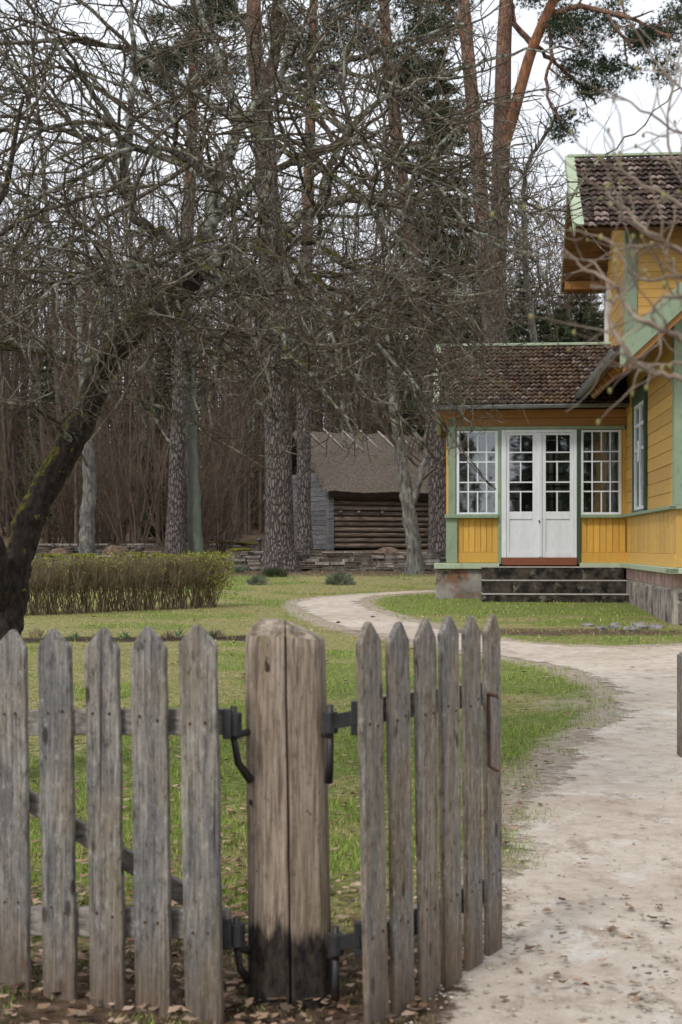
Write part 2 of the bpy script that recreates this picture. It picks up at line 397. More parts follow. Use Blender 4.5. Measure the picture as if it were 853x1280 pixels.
def pine_bark(name, h0, h1, low=((.04, .032, .03), (.22, .185, .17)), high=((.11, .06, .042), (.31, .155, .095)), sc=11.0):
    m, nt, b = newmat(name); k = N(nt)
    vor = k.n('ShaderNodeTexVoronoi', feature='DISTANCE_TO_EDGE'); vor.inputs['Scale'].default_value = sc
    nz = k.n('ShaderNodeTexNoise'); nz.inputs['Scale'].default_value = 3; 
    vv = k.coord('Object', (1.5, 1.5, .42)); k.l(vv, nz.inputs['Vector'])
    av = k.mix(.12, vv, nz.outputs['Color'], 'ADD'); k.l(av, vor.inputs['Vector'])
    e = k.ramp(vor.outputs['Distance'], [(.01, 0.), (.22, 1.)])
    f = k.noise(k.coord('Object', (1, 1, .6)), 22, 6, .7)
    lowc = k.mix(e, low[0], k.ramp(f, [(.3, tuple(x*.55 for x in low[1])), (.7, low[1])]))
    hc = k.ramp(k.noise(k.coord('Object', (1, 1, .4)), 5, 6, .7), [(.35, high[0]), (.52, high[1]), (.60, (.22, .19, .175))])
    c = k.n('ShaderNodeTexCoord'); s = k.n('ShaderNodeSeparateXYZ'); k.l(c.outputs['Object'], s.inputs[0])
    h = k.math('ADD', s.outputs['Z'], k.math('MULTIPLY', k.math('SUBTRACT', k.noise(k.coord('Object', (1.5, 1.5, .5)), 1.5, 5), .5), 7))
    hf = k.n('ShaderNodeMapRange'); hf.inputs['From Min'].default_value = h0; hf.inputs['From Max'].default_value = h1; k.l(h, hf.inputs['Value'])
    col = k.mix(hf.outputs[0], lowc, hc)
    k.l(col, b.inputs['Base Color']); b.inputs['Roughness'].default_value = .9
    k.bump(k.math('ADD', e, k.math('MULTIPLY', f, .4)), b, .8, .04); return m
M['pine'] = pine_bark('pine_bark', 10, 15)
M['pine_far'] = pine_bark('far_pine_bark', 8, 14)
M['pine_orange'] = pine_bark('orange_pine_bark', 5, 15)
M['pine_limb'] = gen('orange_limb_bark', (.12, .055, .032), (.33, .15, .078), 7, (1, 1, .5), .9, .4, .02, .35, .62, 0, [((.20, .16, .14), 6, .60, .68, O3)])  # plain orange bark of the forked pine's limb
M['greytrunk'] = gen('grey_lichen_bark', (.06, .055, .05), (.21, .20, .18), 7, (2, 2, .6), .95, .6, .03, .35, .65, 0, [((.26, .27, .21), 5, .56, .66, (1, 1, .6)), ((.05, .05, .02), 2, .6, .7, O3)])
M['greentrunk'] = gen('green_grey_smooth_bark', (.10, .115, .09), (.17, .19, .15), 5, (1, 1, .4), .9, .3, .02)
M['darktrunk'] = gen('dark_forest_bark', (.045, .034, .027), (.15, .115, .09), 5, (3, 3, .5), .95, .5, .03)
M['twig'] = gen('bare_forest_twigs', (.055, .040, .029), (.15, .112, .083), .8, O3, .95, 0)
M['twig2'] = gen('grey_brown_brush', (.07, .05, .037), (.175, .13, .095), .8, O3, .95, 0)
M['hedge'] = gen('hedge_twigs', (.12, .085, .05), (.32, .25, .155), 4, O3, .95, 0)
M['lilac'] = gen('pale_brown_shrub_bark', (.15, .11, .08), (.32, .255, .195), 12, O3, .9, .2, .004)
M['lilac_d'] = gen('grey_shrub_bark', (.11, .09, .085), (.24, .20, .18), 12, O3, .9, .2, .004)
M['bud'] = gen('yellow_green_bud', (.18, .16, .06), (.34, .31, .12), 30, O3, .7, 0)
M['hleaf'] = gen('young_hedge_leaf', (.13, .16, .02), (.30, .31, .05), 9, O3, .7, 0)
M['needle'] = gen('pine_needles', (.018, .032, .016), (.055, .075, .032), 1.2, O3, .8, 0, stains=[((.10, .07, .045), 1.5, .60, .70, O3)])
M['spruce'] = gen('spruce_needles', (.014, .026, .012), (.05, .072, .03), .8, O3, .85, 0)
M['farneedle'] = gen('olive_needles', (.035, .05, .022), (.085, .10, .045), .5, O3, .85, 0)
M['juniper'] = gen('grey_green_foliage', (.09, .11, .08), (.24, .27, .19), 6, O3, .85, 0)
M['tulip'] = gen('fresh_bulb_leaf', (.06, .13, .05), (.14, .24, .10), 6, O3, .6, 0)
M['flower_stalk'] = gen('dead_stalks', (.12, .08, .06), (.22, .16, .12), 6, O3, .9, 0)

# ------------------------------------------------------------------ camera, world, sun
cam = bpy.data.cameras.new('camera'); co = bpy.data.objects.new('camera', cam); C.objects.link(co)
co.location = (0, 0, CAMH); co.rotation_euler = (PI/2, 0, 0)
cam.sensor_fit = 'VERTICAL'; cam.sensor_height = 36; cam.sensor_width = 24; cam.lens = 50
cam.shift_y = (HY-640)/1280.; cam.clip_end = 2000; cam.clip_start = .05
cam.dof.use_dof = True; cam.dof.focus_distance = 12; cam.dof.aperture_fstop = 5.6
S.camera = co
wd = bpy.data.worlds.new('World'); S.world = wd; wd.use_nodes = True
nt = wd.node_tree; k = N(nt); bg = nt.nodes['Background']
sky = k.n('ShaderNodeTexSky'); sky.sky_type = 'NISHITA'; sky.sun_disc = False
SE, SA = math.radians(48), math.radians(215)   # sun behind the camera, to the left
sky.sun_elevation = SE; sky.sun_rotation = SA
tc = k.n('ShaderNodeTexCoord'); mp = k.n('ShaderNodeMapping'); mp.inputs['Scale'].default_value = (1, 1, 2.5)
k.l(tc.outputs['Generated'], mp.inputs['Vector'])
cl = k.noise(mp.outputs[0], 2.2, 6, .55)
cloud = k.ramp(cl, [(.3, (6.9, 7.35, 8.1)), (.7, (9.0, 9.15, 9.5))])
mixc = k.mix(.9, sky.outputs['Color'], cloud)
k.l(mixc, bg.inputs['Color']); bg.inputs['Strength'].default_value = .1
sd = bpy.data.lights.new('sun', 'SUN'); so = bpy.data.objects.new('sun', sd); C.objects.link(so)
sd.energy = 1.5; sd.angle = math.radians(11); sd.color = (1, .96, .9)
dirv = Vector((math.sin(SA)*math.cos(SE), math.cos(SA)*math.cos(SE), math.sin(SE)))
so.rotation_euler = dirv.to_track_quat('Z', 'Y').to_euler(); so.location = (0, 0, 30)
S.view_settings.view_transform = 'Standard'; S.view_settings.look = 'None'; S.view_settings.gamma = 1
S.view_settings.exposure = .42
S.cycles.max_bounces = 6; S.cycles.transparent_max_bounces = 12

# ------------------------------------------------------------------ ground, path
P_px = [(470,1330),(520,1275),(575,1215),(612,1150),(640,1060),(652,1005),(700,950),(752,905),(778,880),(768,862),(740,848),(690,833),(640,822),(560,812),(490,797),
        (440,789),(402,777),(376,765),(368,756),(378,750),(410,746),(460,742),(520,739),(560,737),(700,734)]
P_px2 = [(700,737),(560,741),(520,741.5),(480,744),(455,748),(449,754),(465,762),(500,772),(550,785),(600,796),(650,803),(700,807),(760,809),(830,807),(900,805),(1150,803)]
path_pts = [G(*p) for p in P_px+P_px2]
path_pts += [(14, 12), (8, 5), (5, 2.2), (0.15, 2.2), (0.05, 3.4)]
# smooth by Chaikin then ragged edge
def chaikin(p, n=3):
    for _ in range(n):
        q = []
        for i in range(len(p)):
            a = p[i]; b = p[(i+1) % len(p)]
            q += [(a[0]*.75+b[0]*.25, a[1]*.75+b[1]*.25), (a[0]*.25+b[0]*.75, a[1]*.25+b[1]*.75)]
        p = q
    return p
pp = np.array(chaikin(path_pts, 2))
# resample
seg = np.roll(pp, -1, 0)-pp; ln = np.hypot(*seg.T); 
rs_ = []
for i in range(len(pp)):
    n_ = max(1, int(ln[i]/.06))
    for j in range(n_): rs_.append(pp[i]+seg[i]*j/n_)
pp = np.array(rs_)
def path_sd(x, y):
    """signed distance (negative inside) to the path outline"""
    x = np.asarray(x, float).ravel(); y = np.asarray(y, float).ravel()
    q = pp[::3]; r = np.roll(q, -1, 0)
    best = np.full(len(x), 1e9); ins = np.zeros(len(x), bool)
    for a, b in zip(q, r):
        d = b-a; t = np.clip(((x-a[0])*d[0]+(y-a[1])*d[1])/(d@d+1e-12), 0, 1)
        dd = np.hypot(x-a[0]-t*d[0], y-a[1]-t*d[1]); best = np.minimum(best, dd)
        c = ((a[1] > y) != (b[1] > y))
        with np.errstate(divide='ignore', invalid='ignore'):
            xx = (b[0]-a[0])*(y-a[1])/(b[1]-a[1]+1e-12)+a[0]
        ins ^= (c & (x < xx))
    return np.where(ins, -best, best)
gx_ = np.arange(-4, 16, .1); gy_ = np.concatenate([np.arange(1.0, 28, .1)])
PX, PY = np.meshgrid(gx_, gy_); psd = path_sd(PX, PY).reshape(PX.shape)
nxp = len(gx_); keep = np.minimum.reduce([psd[:-1, :-1], psd[1:, :-1], psd[:-1, 1:], psd[1:, 1:]]) < .45
ii = np.arange(PX.size).reshape(PX.shape)
Fq = np.stack([ii[:-1, :-1], ii[:-1, 1:], ii[1:, 1:], ii[1:, :-1]], -1)[keep]
uq, inv = np.unique(Fq.ravel(), return_inverse=True)
Vp = np.stack([PX, PY, gz(PY)+.005], -1).reshape(-1, 3)[uq]
me = mesh_np('path', Vp, inv.reshape(-1, 4), 4)
ca = me.attributes.new('sd', 'FLOAT', 'POINT'); ca.data.foreach_set('value', psd.ravel()[uq].astype(np.float32))
tag(link('path', me, M['path'], None, True), 'winding pale sandy gravel path', None, None, 'structure')
HB = (2.0, 9.5, 17.6, 30)       # rough house footprint box
BED0, BED1 = G(-60, 802), G(300, 797)
def lushness(x, y):
    n1 = fbm(x*.9, y*.9, 21); n3 = fbm(x*.35+5, y*.35, 41, 3); n4 = fbm(x*2.2, y*2.2, 91, 3)
    l = np.clip((n1-.5)*5+.46+(n3-.5)*4+(n4-.5)*2.8, 0, 1)
    strip = np.clip((y-19.6)/.5, 0, 1)*np.clip((24.8-y)/1., 0, 1)*np.clip((x-.3)/.5, 0, 1)
    return np.clip(l+strip*.9, 0, 1)
def bed_mask(x, y):
    f = np.clip((x-BED0[0])/(BED1[0]-BED0[0]), 0, 1); yc = BED0[1]+(BED1[1]-BED0[1])*f
    m = np.clip(1-np.abs(y-yc+(fbm(x*2, y*2, 3)-.5)*.6)/.42, 0, 1)
    return np.where(x < BED1[0]+.3, np.clip(m*2.2, 0, 1), 0)
xl = np.concatenate([-np.geomspace(260, 9, 45), np.arange(-8.8, 8.8, .13), np.geomspace(9, 260, 45)])
yl = np.concatenate([np.arange(-6, 2, .5), np.arange(2, 27, .13), np.arange(27, 60, .5), np.geomspace(60, 620, 40)])
X, Y = np.meshgrid(xl, yl)
Z = gz(Y)+np.where(Y > 60, (fbm(X*.05, Y*.05, 2)-.5)*2, 0)
nx, ny = len(xl), len(yl)
idx = np.arange(nx*ny).reshape(ny, nx)
Fq = np.stack([idx[:-1, :-1], idx[:-1, 1:], idx[1:, 1:], idx[1:, :-1]], -1).reshape(-1, 4)
me = mesh_np('ground', np.stack([X, Y, Z], -1).reshape(-1, 3), Fq, 4)
sdist = path_sd(X, Y)
xr, yr = X.ravel(), Y.ravel()
dirt = np.clip(1-sdist/.42, 0, 1)
gx, gy = G(640, 985)
dirt = np.maximum(dirt, np.clip(1-np.hypot((xr-gx-.1)/.9, (yr-gy)/1.5), 0, 1)*.9)
gx, gy = G(775, 885); dirt = np.maximum(dirt, np.clip(1-np.hypot((xr-gx+.2)/1.1, (yr-gy-.2)/1.3), 0, 1)*.7)
litter = np.clip((yr-30)/5, 0, 1)
gx, gy = G(700, 790); litter = np.maximum(litter, .75*np.clip(1.2-np.hypot((xr-gx)/4.5, (yr-gy)/.9), 0, 1))
litter = np.maximum(litter, np.clip((5.6-yr)/1.2, 0, 1)*.75)
mask = np.stack([dirt, litter, bed_mask(xr, yr), np.ones_like(xr)], -1).astype(np.float32)
ca = me.color_attributes.new('mask', 'FLOAT_COLOR', 'POINT'); ca.data.foreach_set('color', mask.ravel())
la = me.attributes.new('lush', 'FLOAT', 'POINT'); la.data.foreach_set('value', lushness(xr, yr).astype(np.float32))
tag(link('ground', me, M['ground'], None, True), 'lawn and forest floor', None, None, 'structure')

# grass blades
def scatter(n, pyr=(712, 1330), pxr=(-260, 1110)):
    px = rng.uniform(*pxr, n); py = rng.uniform(*pyr, n)
    D = 2548./(py-641.2); return (px-CX)*D/F, D
def tri_mesh(name, x, y, h, w, col, mat, lean=.6, dz=0.):
    n = len(x); a = rng.uniform(0, 2*PI, n); l = rng.uniform(0, lean, n)*h; b = rng.uniform(0, 2*PI, n)
    z = gz(y)+dz
    p0 = np.stack([x-np.cos(a)*w, y-np.sin(a)*w, z], -1); p1 = np.stack([x+np.cos(a)*w, y+np.sin(a)*w, z], -1)
    p2 = np.stack([x+np.cos(b)*l, y+np.sin(b)*l, z+h*np.sqrt(np.clip(1-(l/h)**2*.5, .1, 1))], -1)
    V = np.stack([p0, p1, p2], 1).reshape(-1, 3)
    me = mesh_np(name, V, np.arange(3*n).reshape(-1, 3), 3)
    cc = np.repeat(np.concatenate([col, np.ones((n, 1))], 1), 3, 0).astype(np.float32)
    ca = me.color_attributes.new('col', 'FLOAT_COLOR', 'POINT'); ca.data.foreach_set('color', cc.ravel())
    return link(name, me, mat)
x, y = scatter(620000)
sdp = path_sd(x, y)
n1 = fbm(x*.9, y*.9, 21); n2 = fbm(x*4, y*4, 33, 3); n3 = fbm(x*.35+5, y*.35, 41, 3)
dens = np.clip((n2-.36)*4.0, .06, 1)
dens *= np.clip((sdp+.05)/.32+(n2-.5)*1.6, 0, 1)
gx, gy = G(640, 985); dens *= 1-.75*np.clip(1.1-np.hypot((x-gx)/.9, (y-gy)/1.6), 0, 1)
gx, gy = G(775, 885); dens *= 1-.6*np.clip(1.2-np.hypot((x-gx+.2)/1.1, (y-gy-.1)/1.5), 0, 1)
dens *= 1-bed_mask(x, y)*.93
dens *= np.clip((34-y)/5+(n2-.5)*2, 0, 1)
dens *= np.where((x > 2.0) & (y > 23.5), 0, 1)*np.where((x > 4.3) & (y > 17.9), 0, 1)
gx, gy = G(700, 793); dens *= 1-.8*np.clip(1.3-np.hypot((x-gx)/5, (y-gy)/.55), 0, 1)
dens *= np.clip((y-4.3)/2.2, .16, 1)
kp = (rng.uniform(0, 1, len(x)) < dens)
x, y, n1, n2, n3 = x[kp], y[kp], n1[kp], n2[kp], n3[kp]
lush = lushness(x, y)
r_ = rng.uniform(0, 1, len(x))
g1 = np.array([.16, .285, .035]); g2 = np.array([.34, .42, .10]); s1 = np.array([.58, .50, .23]); s2 = np.array([.30, .22, .12])
isg = (r_ < .38+.45*lush)[:, None]
t = rng.uniform(0, 1, (len(x), 1))
col = np.where(isg, g1*t+g2*(1-t), s1*t+s2*(1-t))*rng.uniform(.5, 1.3, (len(x), 1))
h = rng.uniform(.012, .038, len(x))*(.6+.8*lush)*np.where(y > 24, 1.3, 1); w = np.maximum(.0016, y*.00022)*rng.uniform(.7, 1.4, len(x))
tag(tri_mesh('grass', x, y, h, w, col, M['blade'], .95), 'short patchy spring grass with dry straw', 'grass', None, 'stuff')
# taller tufts along the path edge, gate foot, walls
x, y = scatter(60000); sdp = path_sd(x, y)
nn = fbm(x*2.4, y*2.4, 77)
kp = (nn > .63) & (sdp > .12) & (y > 5.2) & (y < 30) & ~((x > 2.0) & (y > 23.5)) & ~((x > 4.3) & (y > 17.9))
x, y = x[kp], y[kp]; t = rng.uniform(0, 1, (len(x), 1))
col = (g1*t+g2*(1-t))*rng.uniform(.7, 1.25, (len(x), 1))
tag(tri_mesh('grass_tufts', x, y, rng.uniform(.03, .06, len(x)), np.maximum(.002, y*.0002), col, M['blade'], .7), 'longer fresh green tufts scattered in the lawn', 'grass', None, 'stuff')
# dead leaves
def leaves(n, xs, ys, sz):
    a = rng.uniform(0, 2*PI, n); s = rng.uniform(.5, 1.1, n)*sz; tl = rng.uniform(-.5, .5, (n, 2))
    z = gz(ys)+.012+rng.uniform(0, .02, n)
    ca_, sa_ = np.cos(a), np.sin(a)
    base = [(-1, 0, .15), (-.4, .45, .35), (.35, .5, .1), (1, .05, .3), (.4, -.45, .4), (-.3, -.5, .05)]
    V = []
    for (u, v, q) in base:
        u_ = u*s*rng.uniform(.75, 1.15, n); v_ = v*s*rng.uniform(.6, 1.2, n)
        V.append(np.stack([xs+u_*ca_-v_*sa_, ys+u_*sa_+v_*ca_, z+q*s*rng.uniform(.1, 1.1, n)+tl[:, 0]*u_*.3], -1))
    V = np.stack(V, 1).reshape(-1, 3)
    me = mesh_np('fallen_leaves', V, np.arange(6*n).reshape(-1, 6), 6)
    t = rng.uniform(0, 1, (n, 1)); t2 = rng.uniform(.25, 1.25, (n, 1))
    c = (np.array([.40, .29, .21])*t+np.array([.20, .11, .06])*(1-t))*t2
    cc = np.repeat(np.concatenate([c, np.ones((n, 1))], 1), 6, 0).astype(np.float32)
    ca = me.color_attributes.new('col', 'FLOAT_COLOR', 'POINT'); ca.data.foreach_set('color', cc.ravel())
    return link('fallen_leaves', me, M['deadleaf'])
x, y = scatter(26000); sdp = path_sd(x, y)
nn = fbm(x*1.3, y*1.3, 55)
pr = np.where(y < 5.4, 1.3, np.where(y < 9.5, .42, .14))*np.clip((nn-.3)*3, .15, 1)*np.where(sdp > 0, 1, .04)
pr = np.where(y > 28, .8, pr)
pr = np.where((sdp > 0) & (sdp < .5) & (y > 17) & (y < 22) & (x > 1), .25, pr)
pr *= np.where((x > 2.0) & (y > 23.5), 0, 1)*np.where((x > 4.3) & (y > 17.9), 0, 1)
kp = rng.uniform(0, 1, len(x)) < pr; x, y = x[kp], y[kp]
tag(leaves(len(x), x, y, np.where(y < 12, .027, .045)), 'brown curled fallen leaves lying in the grass', 'leaves', None, 'stuff')
# small bits on the path
x, y = scatter(2200, (805, 1330), (500, 1100)); sdp = path_sd(x, y); kp = (sdp < .1) & (rng.uniform(0, 1, len(x)) < .8); x, y = x[kp], y[kp]
n = len(x); V = []
a = rng.uniform(0, 2*PI, n); s = rng.uniform(.003, .009, n)
for j in range(4):
    V.append(np.stack([x+np.cos(a+j*PI/2)*s*rng.uniform(.6, 1.6, n), y+np.sin(a+j*PI/2)*s, gz(y)+.008+0*x], -1))
V.append(np.stack([x, y, gz(y)+.008+s*.8], -1))
V = np.stack(V, 1).reshape(-1, 3); b0 = np.arange(n)*5
Fq = np.concatenate([np.stack([b0+i, b0+(i+1) % 4, b0+4], -1) for i in range(4)])
me = mesh_np('gravel', V, Fq, 3)
cc = np.repeat(np.concatenate([np.array([.42, .37, .31])*rng.uniform(.55, 1.4, (n, 1)), np.ones((n, 1))], 1), 5, 0).astype(np.float32)
ca = me.color_attributes.new('col', 'FLOAT_COLOR', 'POINT'); ca.data.foreach_set('color', cc.ravel())
tag(link('gravel', me, M['deadleaf']), 'loose gravel grains strewn over the sandy path', 'gravel', None, 'stuff')

# ------------------------------------------------------------------ picket gates and post
gr_ref = [None]
def picket(mb_cx, mat, parent, base, u, nrm, w, h, th, lean, tipw=.35, seed=0, nails=(.26, .84)):
    """picket standing at base (world), width dir u, facing nrm; own mesh"""
    r = random.Random(seed)
    sh = r.uniform(.052, .066)
    hw = w/2; n = 14; vs = []; fs = []
    prof = []
    for i in range(n+1):
        z = -0.02+(h-sh+.02)*i/n
        prof.append((z, hw*(1+r.uniform(-.035, .035)), hw*(1+r.uniform(-.035, .035))))
    tip = r.uniform(-.15, .15)*hw
    ring = []
    left = [(-a, z) for z, a, b in prof]; right = [(b, z) for z, a, b in prof]
    out = left+[(tip-hw*.14, h-.005), (tip+hw*.10, h)]+right[::-1]
    m = len(out)
    M4 = Matrix(((u.x, nrm.x, 0), (u.y, nrm.y, 0), (0, 0, 1)))
    ln = Matrix.Rotation(lean, 3, nrm)
    for dn, k_ in ((-th/2, 1), (th/2, 1)):
        # bevelled face rings
        for (a, z) in out:
            vs.append(ln @ (M4 @ Vector((a, dn, z))))
    fs.append(tuple(range(m))[::-1] if False else tuple(range(m))); fs.append(tuple(range(m, 2*m))[::-1])
    fs += [(i, m+i, m+(i+1) % m, (i+1) % m) for i in range(m)]
    me = bpy.data.meshes.new('picket'); me.from_pydata([tuple(v) for v in vs], [], fs); me.update()
    o = link('picket', me, mat, parent)
    o.location = Vector(base)-Vector(parent.location)
    for zq in nails:
        for sgn in (-1, 1):
            c = ln @ (M4 @ Vector((sgn*hw*.45+r.uniform(-.006, .006), 0, zq+r.uniform(-.012, .012)))); nd = Vector((nrm.x, nrm.y, 0)); nd = nd if nd.y < 0 else -nd
            if parent is gr_ref[0]: nd = nd
            q = MB(); q.tube([c+nd*(th/2-.004), c+nd*(th/2+.0022)], [.0052, .0045], 8); no = q.build('nail', M['rust'], o, True)
    mm = o.modifiers.new('b', 'BEVEL'); mm.width = .005; mm.segments = 2; mm.limit_method = 'ANGLE'
    return o

# closed leaf on the left
gl = empty('picket_gate', W(285, 683, 4.05)-Vector((0, 0, CAMH-gzf(4.05))), 0, 'closed grey picket gate leaf with five wide pickets left of the thick post', 'gate', 'picket gate leaves')
LP = [(13, 19, 4.26, 786, .106), (67, 76, 4.20, 785, .112), (126, 136, 4.13, 784, .112), (185, 193, 4.07, 782, .114), (246, 256, 4.01, 780, .118)]
uL = Vector((.60, -.25, 0)).normalized(); nL = Vector((-uL.y, uL.x, 0))*-1
def px_of(x, D): return CX+x*F/D
for i, (pt, pb, D, ty, w) in enumerate(LP):
    b = Vector(((pb-CX)*D/F, D, gzf(D)))
    h = CAMH+(HY-ty)*D/F-gzf(D)
    lean = -math.atan2((pb-pt)*D/F, h)
    picket(None, M['picket'], gl, b, uL, nL, w, h, .022, -lean if nL.y < 0 else lean, seed=i+3)
def along(mb, p, q, hh, th, n=6, jit=.004):
    """board from p to q (world), height hh, thickness th"""
    p = Vector(p); q = Vector(q); d = q-p; up = Vector((0, 0, 1)); nn_ = d.cross(up).normalized(); up2 = nn_.cross(d).normalized()
    ring = lambda c: [c-up2*hh/2-nn_*th/2, c-up2*hh/2+nn_*th/2, c+up2*hh/2+nn_*th/2, c+up2*hh/2-nn_*th/2]
    a = ring(p); b = ring(q)
    mb.add(a+b, [(0, 1, 2, 3), (7, 6, 5, 4), (0, 4, 5, 1), (1, 5, 6, 2), (2, 6, 7, 3), (3, 7, 4, 0)])
bk = -nL*.034    # behind pickets
back = Vector((nL.x, nL.y, 0)); back = back if back.y > 0 else -back
bk = back*.030
def LW(px, py, D): return W(px, py, D)+bk
m = MB(); along(m, LW(-40, 905, 4.30), LW(276, 903, 4.02), .075, .032); m.build('rail', M['rail'], gl, bevel=.004)
m = MB(); along(m, LW(-40, 1152, 4.30), LW(282, 1158, 4.02), .085, .032); m.build('rail', M['rail'], gl, bevel=.004)
m = MB(); along(m, LW(-10, 985, 4.27)+bk*.9, LW(262, 1150, 4.05)+bk*.9, .06, .022); m.build('brace', M['rail'], gl, bevel=.004)
# a bent nail head and knots are texture; hinges of the left leaf
def hinge(parent, eye, strap_to, hook_to=None, post_to=None, r=.024):
    m = MB(); m.tube([eye-Vector((0, 0, .032)), eye+Vector((0, 0, .032))], r, 12)
    along(m, eye, strap_to, .045, .010)
    return m.build('hinge', M['iron'], parent, smooth=False, bevel=.002)
e1 = W(292, 905, 4.06); e2 = W(296, 1168, 4.06)
hinge(gl, e1, W(272, 906, 4.04)+bk*.3); hinge(gl, e2, W(280, 1168, 4.04)+bk*.3)
for e, py in ((e1, 905), (e2, 1168)):
    m = MB(); a = W(284, py, 4.035); along(m, a-Vector((.012, 0, 0)), a+Vector((.012, .0, 0)), .085, .02); m.build('hinge_plate', M['iron'], gl, bevel=.002)

# thick post
pb0 = W(364, 683, 4.20); pbz = gzf(4.2)
post = empty('gate_post', (pb0.x, 4.20, pbz), 0, 'thick pale brown wooden gate post with tarred black foot and split front', 'post')
hh = CAMH+(HY-776)*4.12/F-pbz
m = MB()
# plan outline: squarish log turned so that an edge looks at the camera
pl = [(-.123, .00), (-.119, -.040), (-.108, -.055), (-.004, -.098), (.001, -.094), (.0035, -.070), (.006, -.094), (.012, -.099), (.092, -.078), (.110, -.060), (.120, .01), (.11, .07), (.05, .11), (-.04, .115), (-.1, .07)]
n = len(pl); rings = []
vs = []; zs = [(-.1, 1.04), (.0, 1.03), (.15, 1.015), (.35, 1.0), (.6, .995), (.85, .985), (hh-.075, .975), (hh-.045, .95), (hh-.018, .80), (hh, .60)]
r = random.Random(4)
for zi, (z, s) in enumerate(zs):
    lx = -.0075*z*2
    for (a, b) in pl:
        k_ = s*(1+r.uniform(-.008, .008))
        dz = 0
        if zi >= 7: dz = -.035*max(0, a)/.1*(zi-6)/3 
        vs.append((a*k_+lx+pb0.x, b*k_+4.20, z+dz+pbz))
fs = [(i*n+j, i*n+(j+1) % n, (i+1)*n+(j+1) % n, (i+1)*n+j) for i in range(len(zs)-1) for j in range(n)]
m.add(vs, fs[:-n*2]); m.build('shaft', M['post'], post, bevel=.003)
mt = MB(); top0 = (len(zs)-3)*n
mt.add(vs[top0:], [(i*n+j, i*n+(j+1) % n, (i+1)*n+(j+1) % n, (i+1)*n+j) for i in range(2) for j in range(n)]+[tuple(range(2*n, 3*n))])
mt.build('top', M['post_top'], post)
# pintles: bracket arms on the post, hooks running down
def pintle(eye, attach, low):
    m = MB(); m.tube([eye-Vector((0, 0, .045)), eye+Vector((0, 0, .05))], .010, 8)
    m.tube([eye-Vector((0, 0, .036)), attach], .011, 8)
    mid = (eye-Vector((0, 0, .04))+low)/2+Vector(((eye.x-low.x)*.25, -.004, -.01))
    m.tube([eye-Vector((0, 0, .036)), mid, low], [.010, .011, .013], 8)
    m.build('pintle', M['iron'], post, smooth=True)
pintle(e1, W(316, 890+23, 4.18), W(313, 975, 4.14)); pintle(e2, W(316, 1190, 4.18), W(310, 1225, 4.14))
f1 = W(413, 903, 4.07); f2 = W(420, 1180, 4.07)
pintle(f1, W(406, 918, 4.14), W(411, 978, 4.09)); pintle(f2, W(410, 1196, 4.14), W(419, 1250, 4.09))

# open leaf on the right, swung away from us
RP = [(459, 471, 3.98, 775, .114), (495, 504, 4.09, 776, .114), (529, 537, 4.20, 772, .114), (559, 565, 4.33, 769, .112), (588, 592, 4.48, 768, .106), (613, 617, 4.63, 767, .106)]
gr = empty('picket_gate', (W(430, 683, 4.0).x, 4.0, gzf(4.0)), 0, 'open brown-grey picket gate leaf of six pickets standing ajar by the sandy path', 'gate', 'picket gate leaves')
a0 = W(471, 683, 3.98); a1 = W(617, 683, 4.63); uR = Vector((a1.x-a0.x, a1.y-a0.y, 0)).normalized(); nR = Vector((uR.y, -uR.x, 0))
for i, (pt, pb, D, ty, w) in enumerate(RP):
    b = Vector(((pb-CX)*D/F, D, gzf(D)))
    h = CAMH+(HY-ty)*D/F-gzf(D)
    lean = math.atan2((pb-pt)*D/F, h)*1.7
    picket(None, M['picket2'], gr, b, uR, -nR, w, h, .020, -lean, seed=i+40)
bkR = -nR*.034; 
def RWp(px, py, D): return W(px, py, D)+Vector((bkR.x, bkR.y, 0))
m = MB(); along(m, RWp(468, 890, 3.99), RWp(620, 866, 4.66), .075, .03); m.build('rail', M['rail'], gr, bevel=.004)
m = MB(); along(m, RWp(478, 1176, 3.99), RWp(624, 1110, 4.66), .08, .03); m.build('rail', M['rail'], gr, bevel=.004)
for e, q in ((f1, W(446, 897, 4.0)), (f2, W(450, 1174, 4.0))):
    m = MB(); m.tube([e-Vector((0, 0, .03)), e+Vector((0, 0, .03))], .023, 12); along(m, e, q, .042, .011); m.build('hinge', M['iron'], gr, bevel=.002)
    m = MB(); m.box(q.x-.016, q.x+.016, q.y, q.y+.03, q.z-.05, q.z+.045); m.build('hinge_plate', M['iron'], gr, bevel=.003)
m = MB(); t0 = W(611, 868, 4.56); t1 = W(612, 958, 4.56)
m.tube([t0+Vector((.022, -.04, 0)), t0, t0+Vector((0, 0, -.02)), t1, t1+Vector((.022, -.04, -.008))], .006, 8); m.build('latch', M['rust'], gr, smooth=True)
# short wooden post at the right edge by the path
sp_ = G(858, 948); sd_ = sp_[1]
m = MB(); x0 = (852-CX)*sd_/F
zt = CAMH+(HY-816)*sd_/F
m.box(x0, x0+.11, sd_, sd_+.11, gzf(sd_)-.05, zt-.02).prism([(x0, sd_), (x0+.11, sd_), (x0+.11, sd_+.11), (x0, sd_+.11)], lambda u, v, w: Vector((u*(1-w)+(x0+.055)*w, v*(1-w)+(sd_+.055)*w, zt-.02+w*.05)), 0, .45)
o = m.build('short_post', M['picket2'], empty('tmp', (x0, sd_, gzf(sd_)))); pr_ = o.parent; l_ = pr_.location.copy(); o.parent = None; o.location = l_; bpy.data.objects.remove(pr_)
tag(o, 'short wooden post beside the sandy path at the right edge', 'post')

